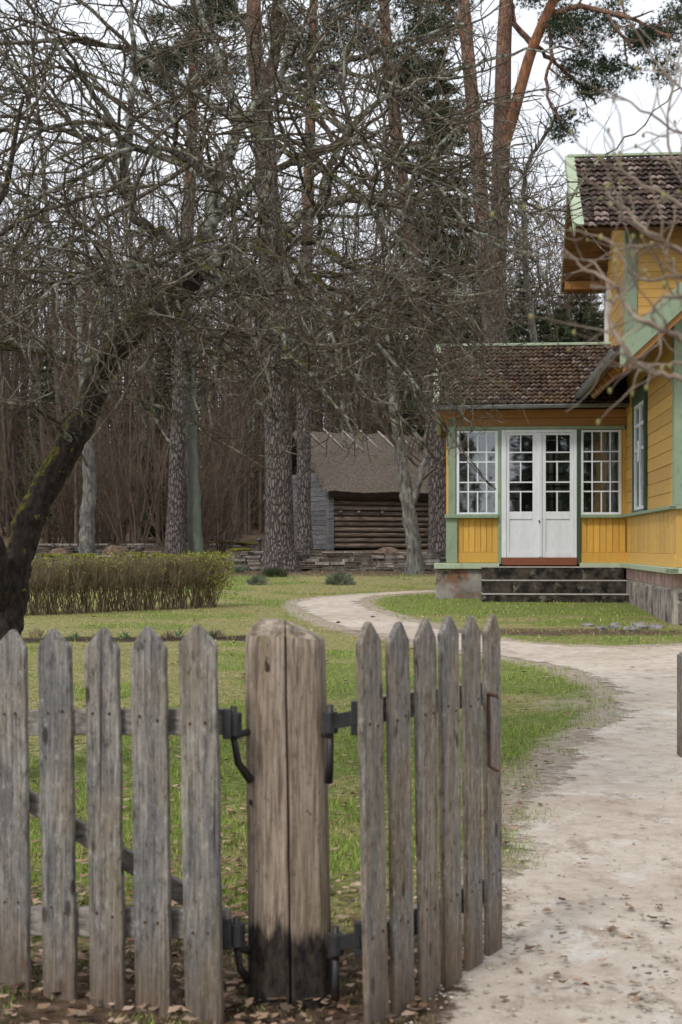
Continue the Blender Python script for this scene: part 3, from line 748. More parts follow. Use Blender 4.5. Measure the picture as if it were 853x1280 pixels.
# ------------------------------------------------------------------ the yellow house
TH = math.radians(4.8); cT, sT = math.cos(TH), math.sin(TH)
HC = Vector((4.752, 23.7, CAMH-.9))
house = empty('yellow_house', HC, -TH, 'yellow boarded wooden house with glazed porch, green trim and mossy tiled roofs', 'house')
def hx(px, y=0.):
    """house-local x of pixel column px on the plane local y"""
    r = (px-CX)/F; X0 = HC.x+sT*y; Y0 = HC.y+cT*y
    return (r*Y0-X0)/(cT+sT*r)
def hz(py, px=670, y=0.):
    x = hx(px, y); D = HC.y+cT*y-sT*x
    return (HY-py)*D/F+.9
def hb(name, mat, *boxes, bevel=.004, parent=None, smooth=False):
    m = MB()
    for b in boxes: m.box(*b)
    return m.build(name, mat, parent or house, True, smooth, bevel)
zf = hz(706); zs_ = hz(645)
XL = hx(558)
# base block and foundation
hb('foundation', M['concrete'], (hx(545), hx(603), -.10, 1.2, -.15, hz(711)), (hx(545), hx(603)-.002, 1.2, 3.3, -.15, hz(711)), (hx(603), -.05, .12, 3.3, -.15, hz(712)), bevel=.012)
hb('base_ledge', M['green_l'], (hx(543), hx(624), -.17, .10, hz(711), hz(704)), bevel=.006)
hb('base_ledge', M['green_l'], (hx(724.5), .13, -.10, .10, hz(709), hz(703.5)), bevel=.006)
hb('base_ledge', M['green_l'], (-.13, .0, -5.75, -.10, hz(709)+.002, hz(703.5)+.002), (-.13, 3, -5.75, -5.48, hz(709), hz(703.5)), bevel=.006)
# steps
st = empty('steps', (0, 0, 0)); st.parent = house
bounds = [(hx(602), hx(781)-.02, -.98, hz(740), .0), (hx(602), hx(780.5)-.02, -.66, hz(724), hz(740)), (hx(602), hx(779)-.02, -.34, hz(708), hz(724))]
for (xa, xb, yf, zt, zb) in bounds:
    hb('step', M['step'], (xa, xb, yf, .12, zb-.12 if zb == 0. else zb-.0, zt-.018), bevel=.008, parent=st)
    hb('step_edge', M['step_top'], (xa-.006, xb+.006, yf-.012, .12, zt-.018, zt), bevel=.006, parent=st)
# corner post, strips, header
hb('corner_post', M['green'], (hx(560.5), hx(570), -.03, .10, zs_+.03, hz(514)), (hx(558), hx(572), -.06, .10, hz(703.8), zs_-.035), bevel=.006)
hb('door_post', M['green'], (hx(622.6), hx(626.8), -.045, .08, hz(705), hz(537)), bevel=.005)
hb('door_post', M['green_d'], (hx(721), hx(726), -.045, .08, hz(705), hz(537)), bevel=.005)
hb('header', M['green'], (hx(570), hx(781), -.05, .08, hz(537.2), hz(533)), bevel=.004)
m = MB()
for i in range(2):
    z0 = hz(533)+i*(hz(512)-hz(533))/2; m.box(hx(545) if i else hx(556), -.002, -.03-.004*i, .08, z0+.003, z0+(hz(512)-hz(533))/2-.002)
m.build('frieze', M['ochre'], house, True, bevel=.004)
# sill ledges
hb('sill', M['green'], (hx(556), hx(623), -.12, .06, zs_-.035, zs_+.03), bevel=.008)
hb('sill', M['green'], (hx(726), -.002, -.10, .06, zs_-.035, zs_+.02), bevel=.008)
hb('sill', M['green'], (-.075, .0, -5.56, -.10, zs_-.03, zs_+.018), (-.075, 3, -5.56, -5.48, zs_-.032, zs_+.016), bevel=.008)
# yellow panels below windows
for (pa, pb_) in ((572, 623), (726, 782.5)):
    m = MB(); xa, xb = hx(pa), hx(pb_); nb = 7
    zt, zb, zm = zs_-.035, hz(703.5), hz(690.5)
    for i in range(nb):
        w_ = (xb-xa)/nb; m.box(xa+i*w_+.005, xa+(i+1)*w_-.005, .0+.003*(i % 2), .06, zm+.003, zt)
    m.box(xa, xb, -.012, .06, zb, zm)
    m.box(xa, xb, .018, .055, zm, zt)
    m.build('lower_panel', M['yellow_v'], house, True, bevel=.003)
# windows
def window(pa, pb_, pya, pyb, ypl=.0):
    xa, xb, zt, zb = hx(pa), hx(pb_), hz(pya), hz(pyb)
    fw = .045
    f = hb('window', M['white'], (xa, xa+fw, ypl-.03, ypl+.04, zb, zt), (xb-fw, xb, ypl-.03, ypl+.04, zb, zt), (xa+fw, xb-fw, ypl-.03, ypl+.04, zt-.035, zt), (xa+fw, xb-fw, ypl-.03, ypl+.04, zb, zb+.04), bevel=.004)
    xi, xj = xa+fw, xb-fw; g = MB(); bw = .011
    zr = [zb+.04]+[hz(q) for q in (614.5, 602.8, 577.2, 565)]+[zt-.035]
    xs = [xi+(xj-xi)*q for q in (.25, .51, .76)]
    for q in zr[1:-1]: g.box(xi, xj, ypl-.018, ypl+.014, q-bw, q+bw)
    for ai in (0, 2): g.box(xs[ai]-bw, xs[ai]+bw, ypl-.020, ypl+.012, zr[0], zr[-1])
    for (a, b) in ((0, 1), (2, 3), (4, 5)): g.box(xs[1]-bw, xs[1]+bw, ypl-.020, ypl+.012, zr[a], zr[b])
    g.build('glazing_bars', M['white'], f, True, bevel=.002)
    p = MB(); p.box(xi, xj, ypl-.002, ypl+.002, zr[0], zr[-1]); p.build('pane', M['glass'], f, True)
window(571, 622.6, 538, 643.5); window(726, 777, 538, 643.5)
# little yellow strip beside right window
hb('reveal', M['yellow_v'], (hx(777)+.002, -.002, -.01, .06, zs_+.022, hz(537.4)), bevel=.003)
# double door
hb('door_frame', M['white'], (hx(627), hx(633), -.04, .06, hz(697), hz(537.4)), (hx(717.5), hx(721), -.04, .06, hz(697), hz(537.4)), (hx(633), hx(717.5), -.04, .06, hz(541), hz(537.4)), bevel=.003)
hb('threshold', M['reddish'], (hx(627.5), hx(721), -.07, .08, hz(706.5), hz(697.2)), bevel=.005)
def leaf(pa, pb_, ga, gb, gm, knob):
    xa, xb = hx(pa)+.002, hx(pb_)-.002; xi, xj = hx(ga), hx(gb); zt, zb = hz(541.2), hz(697)
    y0, y1 = -.025, .02
    d = hb('door', M['white'], (xa, xi, y0, y1, zb, zt), (xj, xb, y0, y1, zb, zt), (xi, xj, y0, y1, hz(544), zt), (xi, xj, y0, y1, hz(649), hz(639.5)), (xi, xj, y0, y1, zb, hz(690)),
           (xi, xj, y0+.016, y1-.008, hz(690), hz(649)), bevel=.004)
    g = MB(); bw = .011; zr = [hz(q) for q in (639.5, 614.5, 602.8, 577.2, 565.5, 544)]
    for q in zr[1:-1]: g.box(xi, xj, y0+.006, y1-.006, q-bw, q+bw)
    xm = hx(gm)
    for (a, b) in ((0, 1), (2, 3), (4, 5)): g.box(xm-bw, xm+bw, y0+.004, y1-.008, zr[a], zr[b])
    g.build('glazing_bars', M['white'], d, True, bevel=.002)
    p = MB(); p.box(xi, xj, -.004, .0, zr[0], zr[-1]); p.build('pane', M['glass'], d, True)
    return d
dl = leaf(633, 675.3, 637, 666, 651, 0); dr = leaf(675.3, 717.5, 682.5, 712.5, 696.6, 1)
hb('cover_strip', M['white'], (hx(673.5), hx(677.5), -.045, -.026, hz(697)+.01, hz(541.5)), bevel=.004, parent=dr)
m = MB(); m.tube([(hx(674), -.06, hz(653)), (hx(674), -.06, hz(650.5))], .012, 8); m.tube([(hx(674), -.046, hz(651.5)), (hx(674), -.075, hz(651.5))], .009, 8); m.build('handle', M['iron'], dr, True)
# interior of the porch: floor, ceiling, left wall and glazed back wall
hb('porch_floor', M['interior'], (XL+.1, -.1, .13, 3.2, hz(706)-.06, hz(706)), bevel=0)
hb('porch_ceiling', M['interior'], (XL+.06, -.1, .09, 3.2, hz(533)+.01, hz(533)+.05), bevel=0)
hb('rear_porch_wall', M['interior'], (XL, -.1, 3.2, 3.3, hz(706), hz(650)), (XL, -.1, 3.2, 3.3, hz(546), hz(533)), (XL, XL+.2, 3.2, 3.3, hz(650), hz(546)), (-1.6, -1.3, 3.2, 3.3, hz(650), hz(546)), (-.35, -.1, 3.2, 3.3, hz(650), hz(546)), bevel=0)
for (xa, xb) in ((XL+.2, -1.6), (-1.3, -.35)):
    g = MB(); zb, zt = hz(650), hz(546); n_ = 4 if xb < -1 else 3
    for i in range(n_+1):
        xx = xa+(xb-xa)*i/n_; g.box(xx-.02, xx+.02, 3.19, 3.23, zb, zt)
    for i in range(7):
        zz = zb+(zt-zb)*i/6; g.box(xa, xb, 3.195, 3.225, zz-.016, zz+.016)
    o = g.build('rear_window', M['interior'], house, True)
    p = MB(); p.box(xa, xb, 3.205, 3.209, zb, zt); p.build('pane', M['glass'], o, True)
hb('side_wall', M['yellow_v'], (XL, XL+.06, .10, 3.2, hz(704), zs_), (XL, XL+.06, .10, 3.2, hz(545), hz(514)), (XL, XL+.06, .10, .4, zs_, hz(545)), (XL, XL+.06, 2.9, 3.2, zs_, hz(545)), bevel=.003)
g = MB()
for i in range(7):
    yy = .4+2.5*i/6; g.box(XL+.02, XL+.045, yy-.015, yy+.015, zs_, hz(545))
for i in range(6):
    zz = zs_+(hz(545)-zs_)*i/5; g.box(XL+.022, XL+.043, .4, 2.9, zz-.012, zz+.012)
o = g.build('side_window', M['white'], house, True); p = MB(); p.box(XL+.03, XL+.034, .4, 2.9, zs_, hz(545)); p.build('pane', M['glass'], o, True)
# curtains behind the right window
m = MB()
for i in range(9): m.box(-.38+.03*i, -.36+.03*i+.012, .30+.02*math.sin(i*2), .33+.02*math.sin(i*2), zs_+.02, hz(540))
m.build('curtain', M['curtain'], house, True, True)

# tiled roofs
def tiles(a0, a1, b0, b1, tw, tl, seed=0, amp=.018, lift=.022):
    """a0->a1 eave line, b0->b1 ridge line (house local Vectors)"""
    r = random.Random(seed); a0, a1, b0, b1 = map(Vector, (a0, a1, b0, b1))
    L = (a1-a0).length; H = (b0-a0).length; nc = max(1, round(L/tw)); nr = max(1, round(H/tl))
    nrm = (a1-a0).cross(b0-a0).normalized()
    if nrm.z < 0: nrm = -nrm
    up = (b0-a0).normalized(); side = (a1-a0).normalized()
    m = MB(); K = 6
    prof = [.0, .35, .95, 1., .75, .15, 0.]
    for j in range(nr):
        for i in range(nc):
            o_ = a0+side*(L*i/nc)+up*(H*j/nr)
            dz = r.uniform(-.006, .008); tl_ = H/nr; sk = r.uniform(-.008, .008); ex = r.uniform(-.012, .010)
            vs = []
            for (vv, lf) in ((-.03+ex, lift+dz), (tl_*1.02, dz*.5)):
                for q in range(K+1):
                    u_ = L/nc*q/K*1.02
                    vs.append(o_+side*(u_+sk)+up*vv+nrm*(lf+amp*prof[q]+.012))
            # front lip
            for q in range(K+1):
                u_ = L/nc*q/K*1.02
                vs.append(o_+side*(u_+sk)+up*(-.03+ex)+nrm*(lift+dz+amp*prof[q]-.012))
            fs = [(q, q+1, K+2+q, K+1+q) for q in range(K)]+[(2*K+2+q, 2*K+3+q, q+1, q) for q in range(K)]
            m.add(vs, fs)
    return m
def slab(m, pts, th):
    """pts four corners; thickness downward along normal"""
    p = [Vector(q) for q in pts]; n = (p[1]-p[0]).cross(p[3]-p[0]).normalized()
    if n.z < 0: n = -n
    vs = p+[q-n*th for q in p]
    m.add(vs, [(0, 1, 2, 3), (7, 6, 5, 4), (0, 4, 5, 1), (1, 5, 6, 2), (2, 6, 7, 3), (3, 7, 4, 0)])
# porch roof: ridge along x
ey, ry = -.38, 1.45
ez = (HY-505)*(HC.y+ey+.1)/F+.9; rz_ = (HY-435)*(HC.y+ry+.12)/F+.9
xv = hx(547, ey)
m = MB(); slab(m, [(xv, ey, ez), (1.2, ey, ez), (1.2, ry, rz_), (xv, ry, rz_)], .05); slab(m, [(xv, ry+.002, rz_), (1.2, ry+.002, rz_), (1.2, 3.6, rz_-1.4), (xv, 3.6, rz_-1.4)], .05)
m.build('porch_roof_deck', M['soffit'], house, True)
tm = tiles((xv+.02, ey-.03, ez-.01), (.0, ey-.03, ez-.01), (xv+.02, ry, rz_), (.0, ry, rz_), .092, .15, 3, .022, .045)
t_ = tm.build('porch_roof', M['tile_moss'], house, True)
tm = tiles((xv+.02, 3.63, rz_-1.41), (.0, 3.63, rz_-1.41), (xv+.02, ry, rz_), (.0, ry, rz_), .092, .15, 5); tm.build('rear_porch_roof', M['tile_moss'], house, True)
# gable filler left of porch
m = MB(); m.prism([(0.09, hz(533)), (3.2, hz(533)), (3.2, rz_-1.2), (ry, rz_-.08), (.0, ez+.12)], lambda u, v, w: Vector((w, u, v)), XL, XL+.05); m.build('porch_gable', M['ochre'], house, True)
hb('ridge_cap', M['green_l'], (xv-.06, hx(764, ry), ry-.06, ry+.06, rz_+.035, rz_+.085), bevel=.01)
m = MB(); slab(m, [(xv-.075, ey-.06, ez+.05), (xv+.03, ey-.06, ez+.05), (xv+.03, ry, rz_+.08), (xv-.075, ry, rz_+.08)], .035)
slab(m, [(xv-.075, ey-.04, ez-.04+.06), (xv-.05, ey-.04, ez-.04+.06), (xv-.05, ry, rz_+.05), (xv-.075, ry, rz_+.05)], .13)
slab(m, [(xv-.075, ry+.002, rz_+.08), (xv+.03, ry+.002, rz_+.08), (xv+.03, 3.66, rz_-1.33), (xv-.075, 3.66, rz_-1.33)], .035)
m.build('bargeboard', M['green_l'], house, True, bevel=.004)
def gutter(p, q, r=.055, name='gutter'):
    p = Vector(p); q = Vector(q); d = (q-p).normalized(); side = d.cross(Vector((0, 0, 1))).normalized(); vs = []
    k_ = 9
    for c in (p, q):
        for (rr_) in (r, r-.006):
            for j in range(k_):
                a = PI*j/(k_-1); vs.append(c+side*math.cos(a)*rr_-Vector((0, 0, 1))*math.sin(a)*rr_)
    fs = []
    for j in range(k_-1):
        fs += [(j, j+1, 2*k_+j+1, 2*k_+j), (k_+j+1, k_+j, 3*k_+j, 3*k_+j+1), (j+1, j, k_+j, k_+j+1), (2*k_+j, 2*k_+j+1, 3*k_+j+1, 3*k_+j)]
    fs += [(0, 2*k_, 3*k_, k_), (k_-1, 2*k_-1, 4*k_-1, 3*k_-1)]
    m = MB(); m.add(vs, fs); m.tube([p+side*r, q+side*r], .009, 6); m.tube([p-side*r, q-side*r], .009, 6)
    return m.build(name, M['gutter'], house, True, True)
gutter((xv-.12, ey-.10, ez-.035), (-.02, ey-.10, ez-.015))

# wing: side wall x=0, from y=-5.48 to 0; front wall y=-5.48
YF = -5.48
def board_wall_x(x, ya, yb, za, zb, holes, bh=.185, th=.022):
    """horizontal boards on plane x (facing -x)"""
    m = MB(); z = za; i = 0
    while z < zb:
        z1 = min(z+bh, zb); cuts = sorted([(h[0], h[1]) for h in holes if not (z1 <= h[2] or z >= h[3])]); y = ya
        for (c0, c1) in cuts+[(yb, yb)]:
            if c0 > y: m.box(x+.002*(i % 3), x+.05, y, c0, z+.004, z1-.004)
            y = max(y, c1)
        m.box(x+.016, x+.05, ya, holes[0][0] if holes else yb, z1-.004, z1+.004)
        z = z1; i += 1
    if holes: m.box(x+.016, x+.05, holes[0][1], yb, za, zb) 
    return m
WY0, WY1 = -2.62, -1.32    # wing window span
wz0, wz1 = .9+.56, .9+2.2
m = board_wall_x(0, YF, 0, zs_+.018, .9+2.95, [(WY0-.08, WY1+.08, wz0-.04, wz1+.22)])
m.build('wing_side_wall', M['yellow'], house, True, bevel=.003)
m = MB()
for i in range(28):
    ya = YF+i*(-YF)/28; m.box(.004+.003*(i % 2), .05, ya+.003, ya-YF/28-.003, hz(690.5)+.004, zs_-.03)
m.box(.018, .05, YF, 0, hz(704), zs_-.03); m.box(-.012, .05, YF, -.013, hz(703.5)+.003, hz(690.5)); m.build('wing_lower_panel', M['yellow'], house, True, bevel=.003)
# front wall of the wing (faces us)
m = MB(); z = zs_+.018
while z < .9+3.6:
    m.box(.14, 4.4, YF+.002, YF+.05, z+.004, z+.181); z += .185
m.box(.1, 4.4, YF+.016, YF+.05, hz(704), .9+3.6)
m.prism([(0, .9+2.4), (4.4, .9+2.4), (2.2, .9+5.1)], lambda u, v, w: Vector((u, w, v)), YF+.02, YF+.06)
m.box(.0, 4.4, YF-.004, YF+.05, hz(703.5)+.004, zs_-.03)
m.build('wing_front_wall', M['yellow'], house, True, bevel=.003)
hb('wing_corner_post', M['green'], (-.025, .16, YF-.03, YF+.0, zs_+.02, .9+3.3), (-.025, .002, YF+.0, YF+.13, zs_+.02, .9+3.3), bevel=.004)
hb('wing_far_wall', M['yellow'], (4.35, 4.4, YF, 4.5, hz(704), .9+3.0), bevel=0)
# wing window
f = hb('side_window', M['green_d'], (-.05, .03, WY0-.10, WY0, wz0-.04, wz1+.14), (-.05, .03, WY1, WY1+.10, wz0-.04, wz1+.14), (-.055, .03, WY0-.12, WY1+.12, wz1, wz1+.2), (-.06, .03, WY0-.1, WY1+.1, wz0-.06, wz0-.0), bevel=.004)
m = MB()
for (a, b) in ((WY0, WY0+.07), (WY1-.07, WY1), ((WY0+WY1)/2-.04, (WY0+WY1)/2+.04)): m.box(-.03, .02, a, b, wz0, wz1)
for zz in (wz0, wz0+.55*(wz1-wz0), wz0+.78*(wz1-wz0), wz1-.06): m.box(-.032, .018, WY0+.07, WY1-.07, zz, zz+.05)
m.box(-.075, -.035, (WY0+WY1)/2-.30, (WY0+WY1)/2-.12, wz0+.5*(wz1-wz0)-.1, wz0+.5*(wz1-wz0)+.22)
m.build('sash', M['white'], f, True, bevel=.004)
m = MB(); m.box(-.005, -.001, WY0+.07, WY1-.07, wz0+.03, wz1-.05); m.build('pane', M['glass'], f, True)
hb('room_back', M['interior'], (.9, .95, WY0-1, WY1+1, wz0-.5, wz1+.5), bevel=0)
# stone foundation of the wing with brick band
m = MB(); zb0, zb1 = hz(723), hz(709.5)
for i in range(42):
    a = YF+i*(-YF-.1)/42; m.box(-.035, .1, a+.004, a+.129-.004, zb0+.004, zb1-.002)
for i in range(18):
    m.box(.0+i*.25+(-.035 if i == 0 else 0), i*.25+.24, YF-.035, YF+.1, zb0+.004, zb1-.002)
m.build('brick_band', M['brick'], house, True, bevel=.004)
m = MB(); m.box(-.02, 4.4, YF-.018, -.13, -.35, zb0+.006); m.box(.0, 4.35, YF+.05, 4.4, -.3, hz(704)); m.build('mortar', M['mortar'], house, True)
m = MB(); r = random.Random(9)
for i in range(17):
    a = YF+.05+i*.32; m.box(-.05-r.uniform(0, .03), .02, a+.01, a+.32-r.uniform(.02, .06), -.35, zb0-r.uniform(.01, .05))
xx = .03
while xx < 4.2:
    w_ = r.uniform(.35, .7); z = -.32
    while z < zb0-.05:
        h_ = min(r.uniform(.22, .4), zb0-.02-z); m.box(xx, xx+w_-.05, YF-.05-r.uniform(0, .03), YF, z, z+h_-.04); z += h_
    xx += w_
m.build('stone_footing', M['stone'], house, True, bevel=.025)
# wing gable roof
EX = -.72; ez2 = 2.50+.9; pit = .93; rx2 = 2.2; rz2 = ez2+(rx2-EX)*pit; yv = YF-.62; yb_ = -.2
m = MB(); slab(m, [(EX, yv, ez2), (EX, 3., ez2), (rx2, 3., rz2), (rx2, yv, rz2)], .05)
slab(m, [(2*rx2-EX, yv, ez2), (2*rx2-EX, 3., ez2), (rx2+.002, 3., rz2), (rx2+.002, yv, rz2)], .05)
m.build('wing_roof_deck', M['soffit'], house, True)
m = MB()
for i in range(9): yy = yv+.25+i*.7; slab(m, [(EX+.05, yy, ez2-.055), (EX+.05, yy+.1, ez2-.055), (.3, yy+.1, ez2-.055+(.25-EX)*pit), (.3, yy, ez2-.055+(.25-EX)*pit)], .1)
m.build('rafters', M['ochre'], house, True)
tm = tiles((EX-.03, 2.9, ez2-.01), (EX-.03, yv+.03, ez2-.01), (rx2, 2.9, rz2), (rx2, yv+.03, rz2), .16, .26, 8); tm.build('wing_roof', M['tile'], house, True)
tm = tiles((2*rx2-EX+.03, yv+.03, ez2-.01), (2*rx2-EX+.03, 2.9, ez2-.01), (rx2, yv+.03, rz2), (rx2, 2.9, rz2), .16, .26, 8); tm.build('wing_roof', M['tile'], house, True)
m = MB(); bh = .27
def sl(u): return ez2+(u-EX)*pit
m.prism([(EX-.06, sl(EX-.06)-bh*.85), (rx2, rz2-bh*.85), (rx2, rz2+.12), (EX-.06, sl(EX-.06)+.12)], lambda u, v, w: Vector((u, w, v)), yv-.05, yv-.015)
m.prism([(2*rx2-EX+.06, sl(EX-.06)-bh*.85), (rx2+.001, rz2-bh*.85), (rx2+.001, rz2+.12), (2*rx2-EX+.06, sl(EX-.06)+.12)], lambda u, v, w: Vector((u, w, v)), yv-.05, yv-.015)
m.build('wing_bargeboard', M['green'], house, True, bevel=.005)
m = MB(); m.prism([(EX-.02, sl(EX-.02)-bh*1.2), (rx2, rz2-bh*1.2), (rx2, rz2-.05), (EX-.02, sl(EX-.02)-.05)], lambda u, v, w: Vector((u, w, v)), yv-.012, yv+.02); m.build('inner_bargeboard', M['ochre'], house, True, bevel=.003)
gutter((EX-.10, yv-.02, ez2-.05), (EX-.10, .45, ez2-.02), .058)
# upper storey block behind: ridge along x
UX = .12; uy0 = .92; uy1 = 4.9
uey, ury, uby = .30, 2.35, 4.75
uez = (HY-284)*(HC.y+uey)/F+.9; urz = (HY-199)*(HC.y+ury)/F+.9
uxv = hx(725, uey); ubz = urz-(urz-uez)/(ury-uey)*(uby-ury)
m = MB(); slab(m, [(uxv, uey, uez), (8, uey, uez), (8, ury, urz), (uxv, ury, urz)], .06); slab(m, [(uxv, ury+.003, urz), (8, ury+.003, urz), (8, uby, ubz), (uxv, uby, ubz)], .06)
for i in range(7):
    yy = uey+.15+i*.6
m.build('upper_roof_deck', M['soffit'], house, True)
tm = tiles((uxv+.03, uey-.03, uez-.01), (7.8, uey-.03, uez-.01), (uxv+.03, ury, urz), (7.8, ury, urz), .12, .19, 12, .024, .05); tm.build('upper_roof', M['tile'], house, True)
hb('upper_ridge_cap', M['green_l'], (uxv-.06, 8, ury-.07, ury+.07, urz+.04, urz+.09), bevel=.01)
m = MB(); slab(m, [(uxv-.10, uey-.08, uez+.05), (uxv+.07, uey-.08, uez+.05), (uxv+.07, ury, urz+.085), (uxv-.10, ury, urz+.085)], .04)
slab(m, [(uxv-.10, uey-.06, uez+.01), (uxv-.07, uey-.06, uez+.01), (uxv-.07, ury, urz+.045), (uxv-.10, ury, urz+.045)], .17)
slab(m, [(uxv-.02, ury+.003, urz+.085), (uxv+.07, ury+.003, urz+.085), (uxv+.07, uby+.05, ubz+.03), (uxv-.02, uby+.05, ubz+.03)], .03)
m.build('upper_bargeboard', M['green_l'], house, True, bevel=.005)
for yy in (uy0+.0, 2.3, uby-.35): 
    zt = urz-abs(yy+.07-ury)*(urz-uez)/(ury-uey)-.08; m = MB(); m.box(uxv+.05, UX, yy, yy+.14, zt-.16, zt); m.build('purlin', M['ochre'], house, True, bevel=.005)
hole = (4.0, 4.45, .9+3.4, .9+5.0)
m = board_wall_x(UX, uy0, uy1, .9+2.6, .9+5.1, [hole], .15)
k_ = (urz-uez)/(ury-uey)
zq = .9+5.1
while zq < urz-.2:
    y0_ = ury-(urz-.1-zq)/k_; y1_ = ury+(urz-.1-zq)/k_; m.box(UX, UX+.05, max(uy0, y0_+.1), min(uy1, y1_-.1), zq+.003, zq+.147); zq += .15
m.build('upper_gable_wall', M['yellow'], house, True, bevel=.003)
f = hb('upper_window', M['white'], (UX-.03, UX+.03, hole[0], hole[0]+.08, hole[2], hole[3]), (UX-.03, UX+.03, hole[1]-.08, hole[1], hole[2], hole[3]), (UX-.03, UX+.03, hole[0]+.08, hole[1]-.08, hole[3]-.08, hole[3]), (UX-.03, UX+.03, hole[0]+.08, hole[1]-.08, hole[2], hole[2]+.08), bevel=.004)
m = MB(); m.box(UX, UX+.005, hole[0]+.05, hole[1]-.05, hole[2]+.05, hole[3]-.05); m.build('pane', M['glass'], f, True)
m = MB(); z = .9+2.2
while z < uez+.3: m.box(UX+.16, 7.5, uy0+.002, uy0+.05, z+.003, z+.147); z += .15
m.box(UX+.1, 7.5, uy0+.014, uy0+.05, .9+2.2, uez+.3)
m.build('upper_front_wall', M['yellow'], house, True, bevel=.003)
hb('upper_corner_post', M['green'], (UX-.03, UX+.17, uy0-.03, uy0, .9+2.2, uez+.25), (UX-.03, UX-.002, uy0, uy0+.15, .9+2.2, uez+.25), bevel=.004)
hb('upper_rear_wall', M['yellow'], (UX, 7.5, uy1-.05, uy1, .0, .9+5.0), bevel=0)

# ------------------------------------------------------------------ trees: generators
def rdir(t, ang, rnd):
    t = t.normalized(); a = Vector((rnd.uniform(-1, 1), rnd.uniform(-1, 1), rnd.uniform(-1, 1)))
    p = t.cross(a)
    if p.length < 1e-4: p = t.orthogonal()
    p.normalize()
    return (t*math.cos(ang)+p*math.sin(ang)).normalized()
def polyl(st, d, L, n, wig, grav, rnd):
    pts = [st.copy()]; d = d.normalized(); s = L/n
    for i in range(n):
        d = (d+Vector((rnd.uniform(-wig, wig), rnd.uniform(-wig, wig), rnd.uniform(-wig, wig)+grav))).normalized()
        pts.append(pts[-1]+d*s)
    return pts
def sample(pts, t):
    f = t*(len(pts)-1); i = min(int(f), len(pts)-2); f -= i
    return pts[i].lerp(pts[i+1], f), (pts[i+1]-pts[i]), i, f
def plen(pts): return sum((pts[i+1]-pts[i]).length for i in range(len(pts)-1))
def ramify(tb, pts, rs, spec, lvl, rnd, t0=.1, bb=None):
    if lvl >= len(spec): return
    s = spec[lvl]; L = plen(pts); n = max(1, int(L/s['sp']*rnd.uniform(.8, 1.2)))
    for i in range(n):
        t = t0+(1-t0)*(i+rnd.random())/n
        if t > 1: continue
        p, tg, ii, ff = sample(pts, t)
        r0 = rs[ii]*(1-ff)+rs[ii+1]*ff
        d = rdir(tg, rnd.uniform(*s['ang']), rnd)
        d.z += s.get('up', 0); 
        if s.get('flat'): d.z *= s['flat']
        l = rnd.uniform(*s['len'])*(1-.35*t)
        n_ = s['n']; q = polyl(p, d, l, n_, s['wig'], s['grav'], rnd)
        if bb and not bb(q[-1]): continue
        rb = min(r0*.75, s['r']*rnd.uniform(.7, 1.2)); re = rb*s.get('tip', .4)
        rr = [rb+(re-rb)*j/n_ for j in range(n_+1)]
        tb.add(q, rr, s.get('k', 3))
        ramify(tb, q, rr, spec, lvl+1, rnd, .12, bb)
def smooth_path(P, R, sub=4):
    """Catmull-Rom through Vectors"""
    out = []; ro = []
    n = len(P)
    for i in range(n-1):
        p0 = P[max(i-1, 0)]; p1 = P[i]; p2 = P[i+1]; p3 = P[min(i+2, n-1)]
        for j in range(sub):
            t = j/sub
            out.append(.5*((2*p1)+(p2-p0)*t+(2*p0-5*p1+4*p2-p3)*t*t+(3*p1-p0-3*p2+p3)*t**3)); ro.append(R[i]*(1-t)+R[i+1]*t)
    out.append(P[-1].copy()); ro.append(R[-1]); return out, ro
def gnarl(P, R, amp, rnd):
    for i in range(1, len(P)-1):
        P[i] = P[i]+Vector((rnd.uniform(-1, 1), rnd.uniform(-1, 1), rnd.uniform(-1, 1)))*amp
        R[i] *= rnd.uniform(.92, 1.1)

# ------------------------------------------------------------------ the apple tree
rnd = random.Random(5)
AT = Vector(((-6-CX)*7.6/F, 7.6, gzf(7.6)))
apple = empty('apple_tree', AT, 0, 'old leaning bare apple tree with mossy dark trunk and lichen-covered branches', 'tree')
def LM(lst):
    P = [W(a, b, c) for a, b, c, d in lst]; R = [d*c/F/2 for a, b, c, d in lst]; return P, R
trunk = [(-22, 1010, 7.6, 88), (-14, 940, 7.6, 62), (-6, 860, 7.6, 50), (5, 785, 7.6, 46), (22, 700, 7.6, 40), (45, 632, 7.6, 36), (90, 553, 7.6, 33), (110, 510, 7.6, 32), (127, 465, 7.6, 31), (148, 432, 7.6, 38), (182, 398, 7.6, 32), (214, 372, 7.65, 30), (243, 340, 7.7, 32), (243, 318, 7.7, 27)]
P, R = LM(trunk); P, R = smooth_path(P, R, 6); gnarl(P, R, .006, rnd)
m = TB(); m.add(P, R, 16); tr = m.build('trunk', M['apple_trunk'], apple)
md = tr.modifiers.new('s', 'SUBSURF'); md.levels = 2; md.render_levels = 2
tx = bpy.data.textures.new('barkrough', 'CLOUDS'); tx.noise_scale = .05; tx.noise_depth = 3
md = tr.modifiers.new('d', 'DISPLACE'); md.texture = tx; md.strength = .035; md.mid_level = .5; md.texture_coords = 'LOCAL'
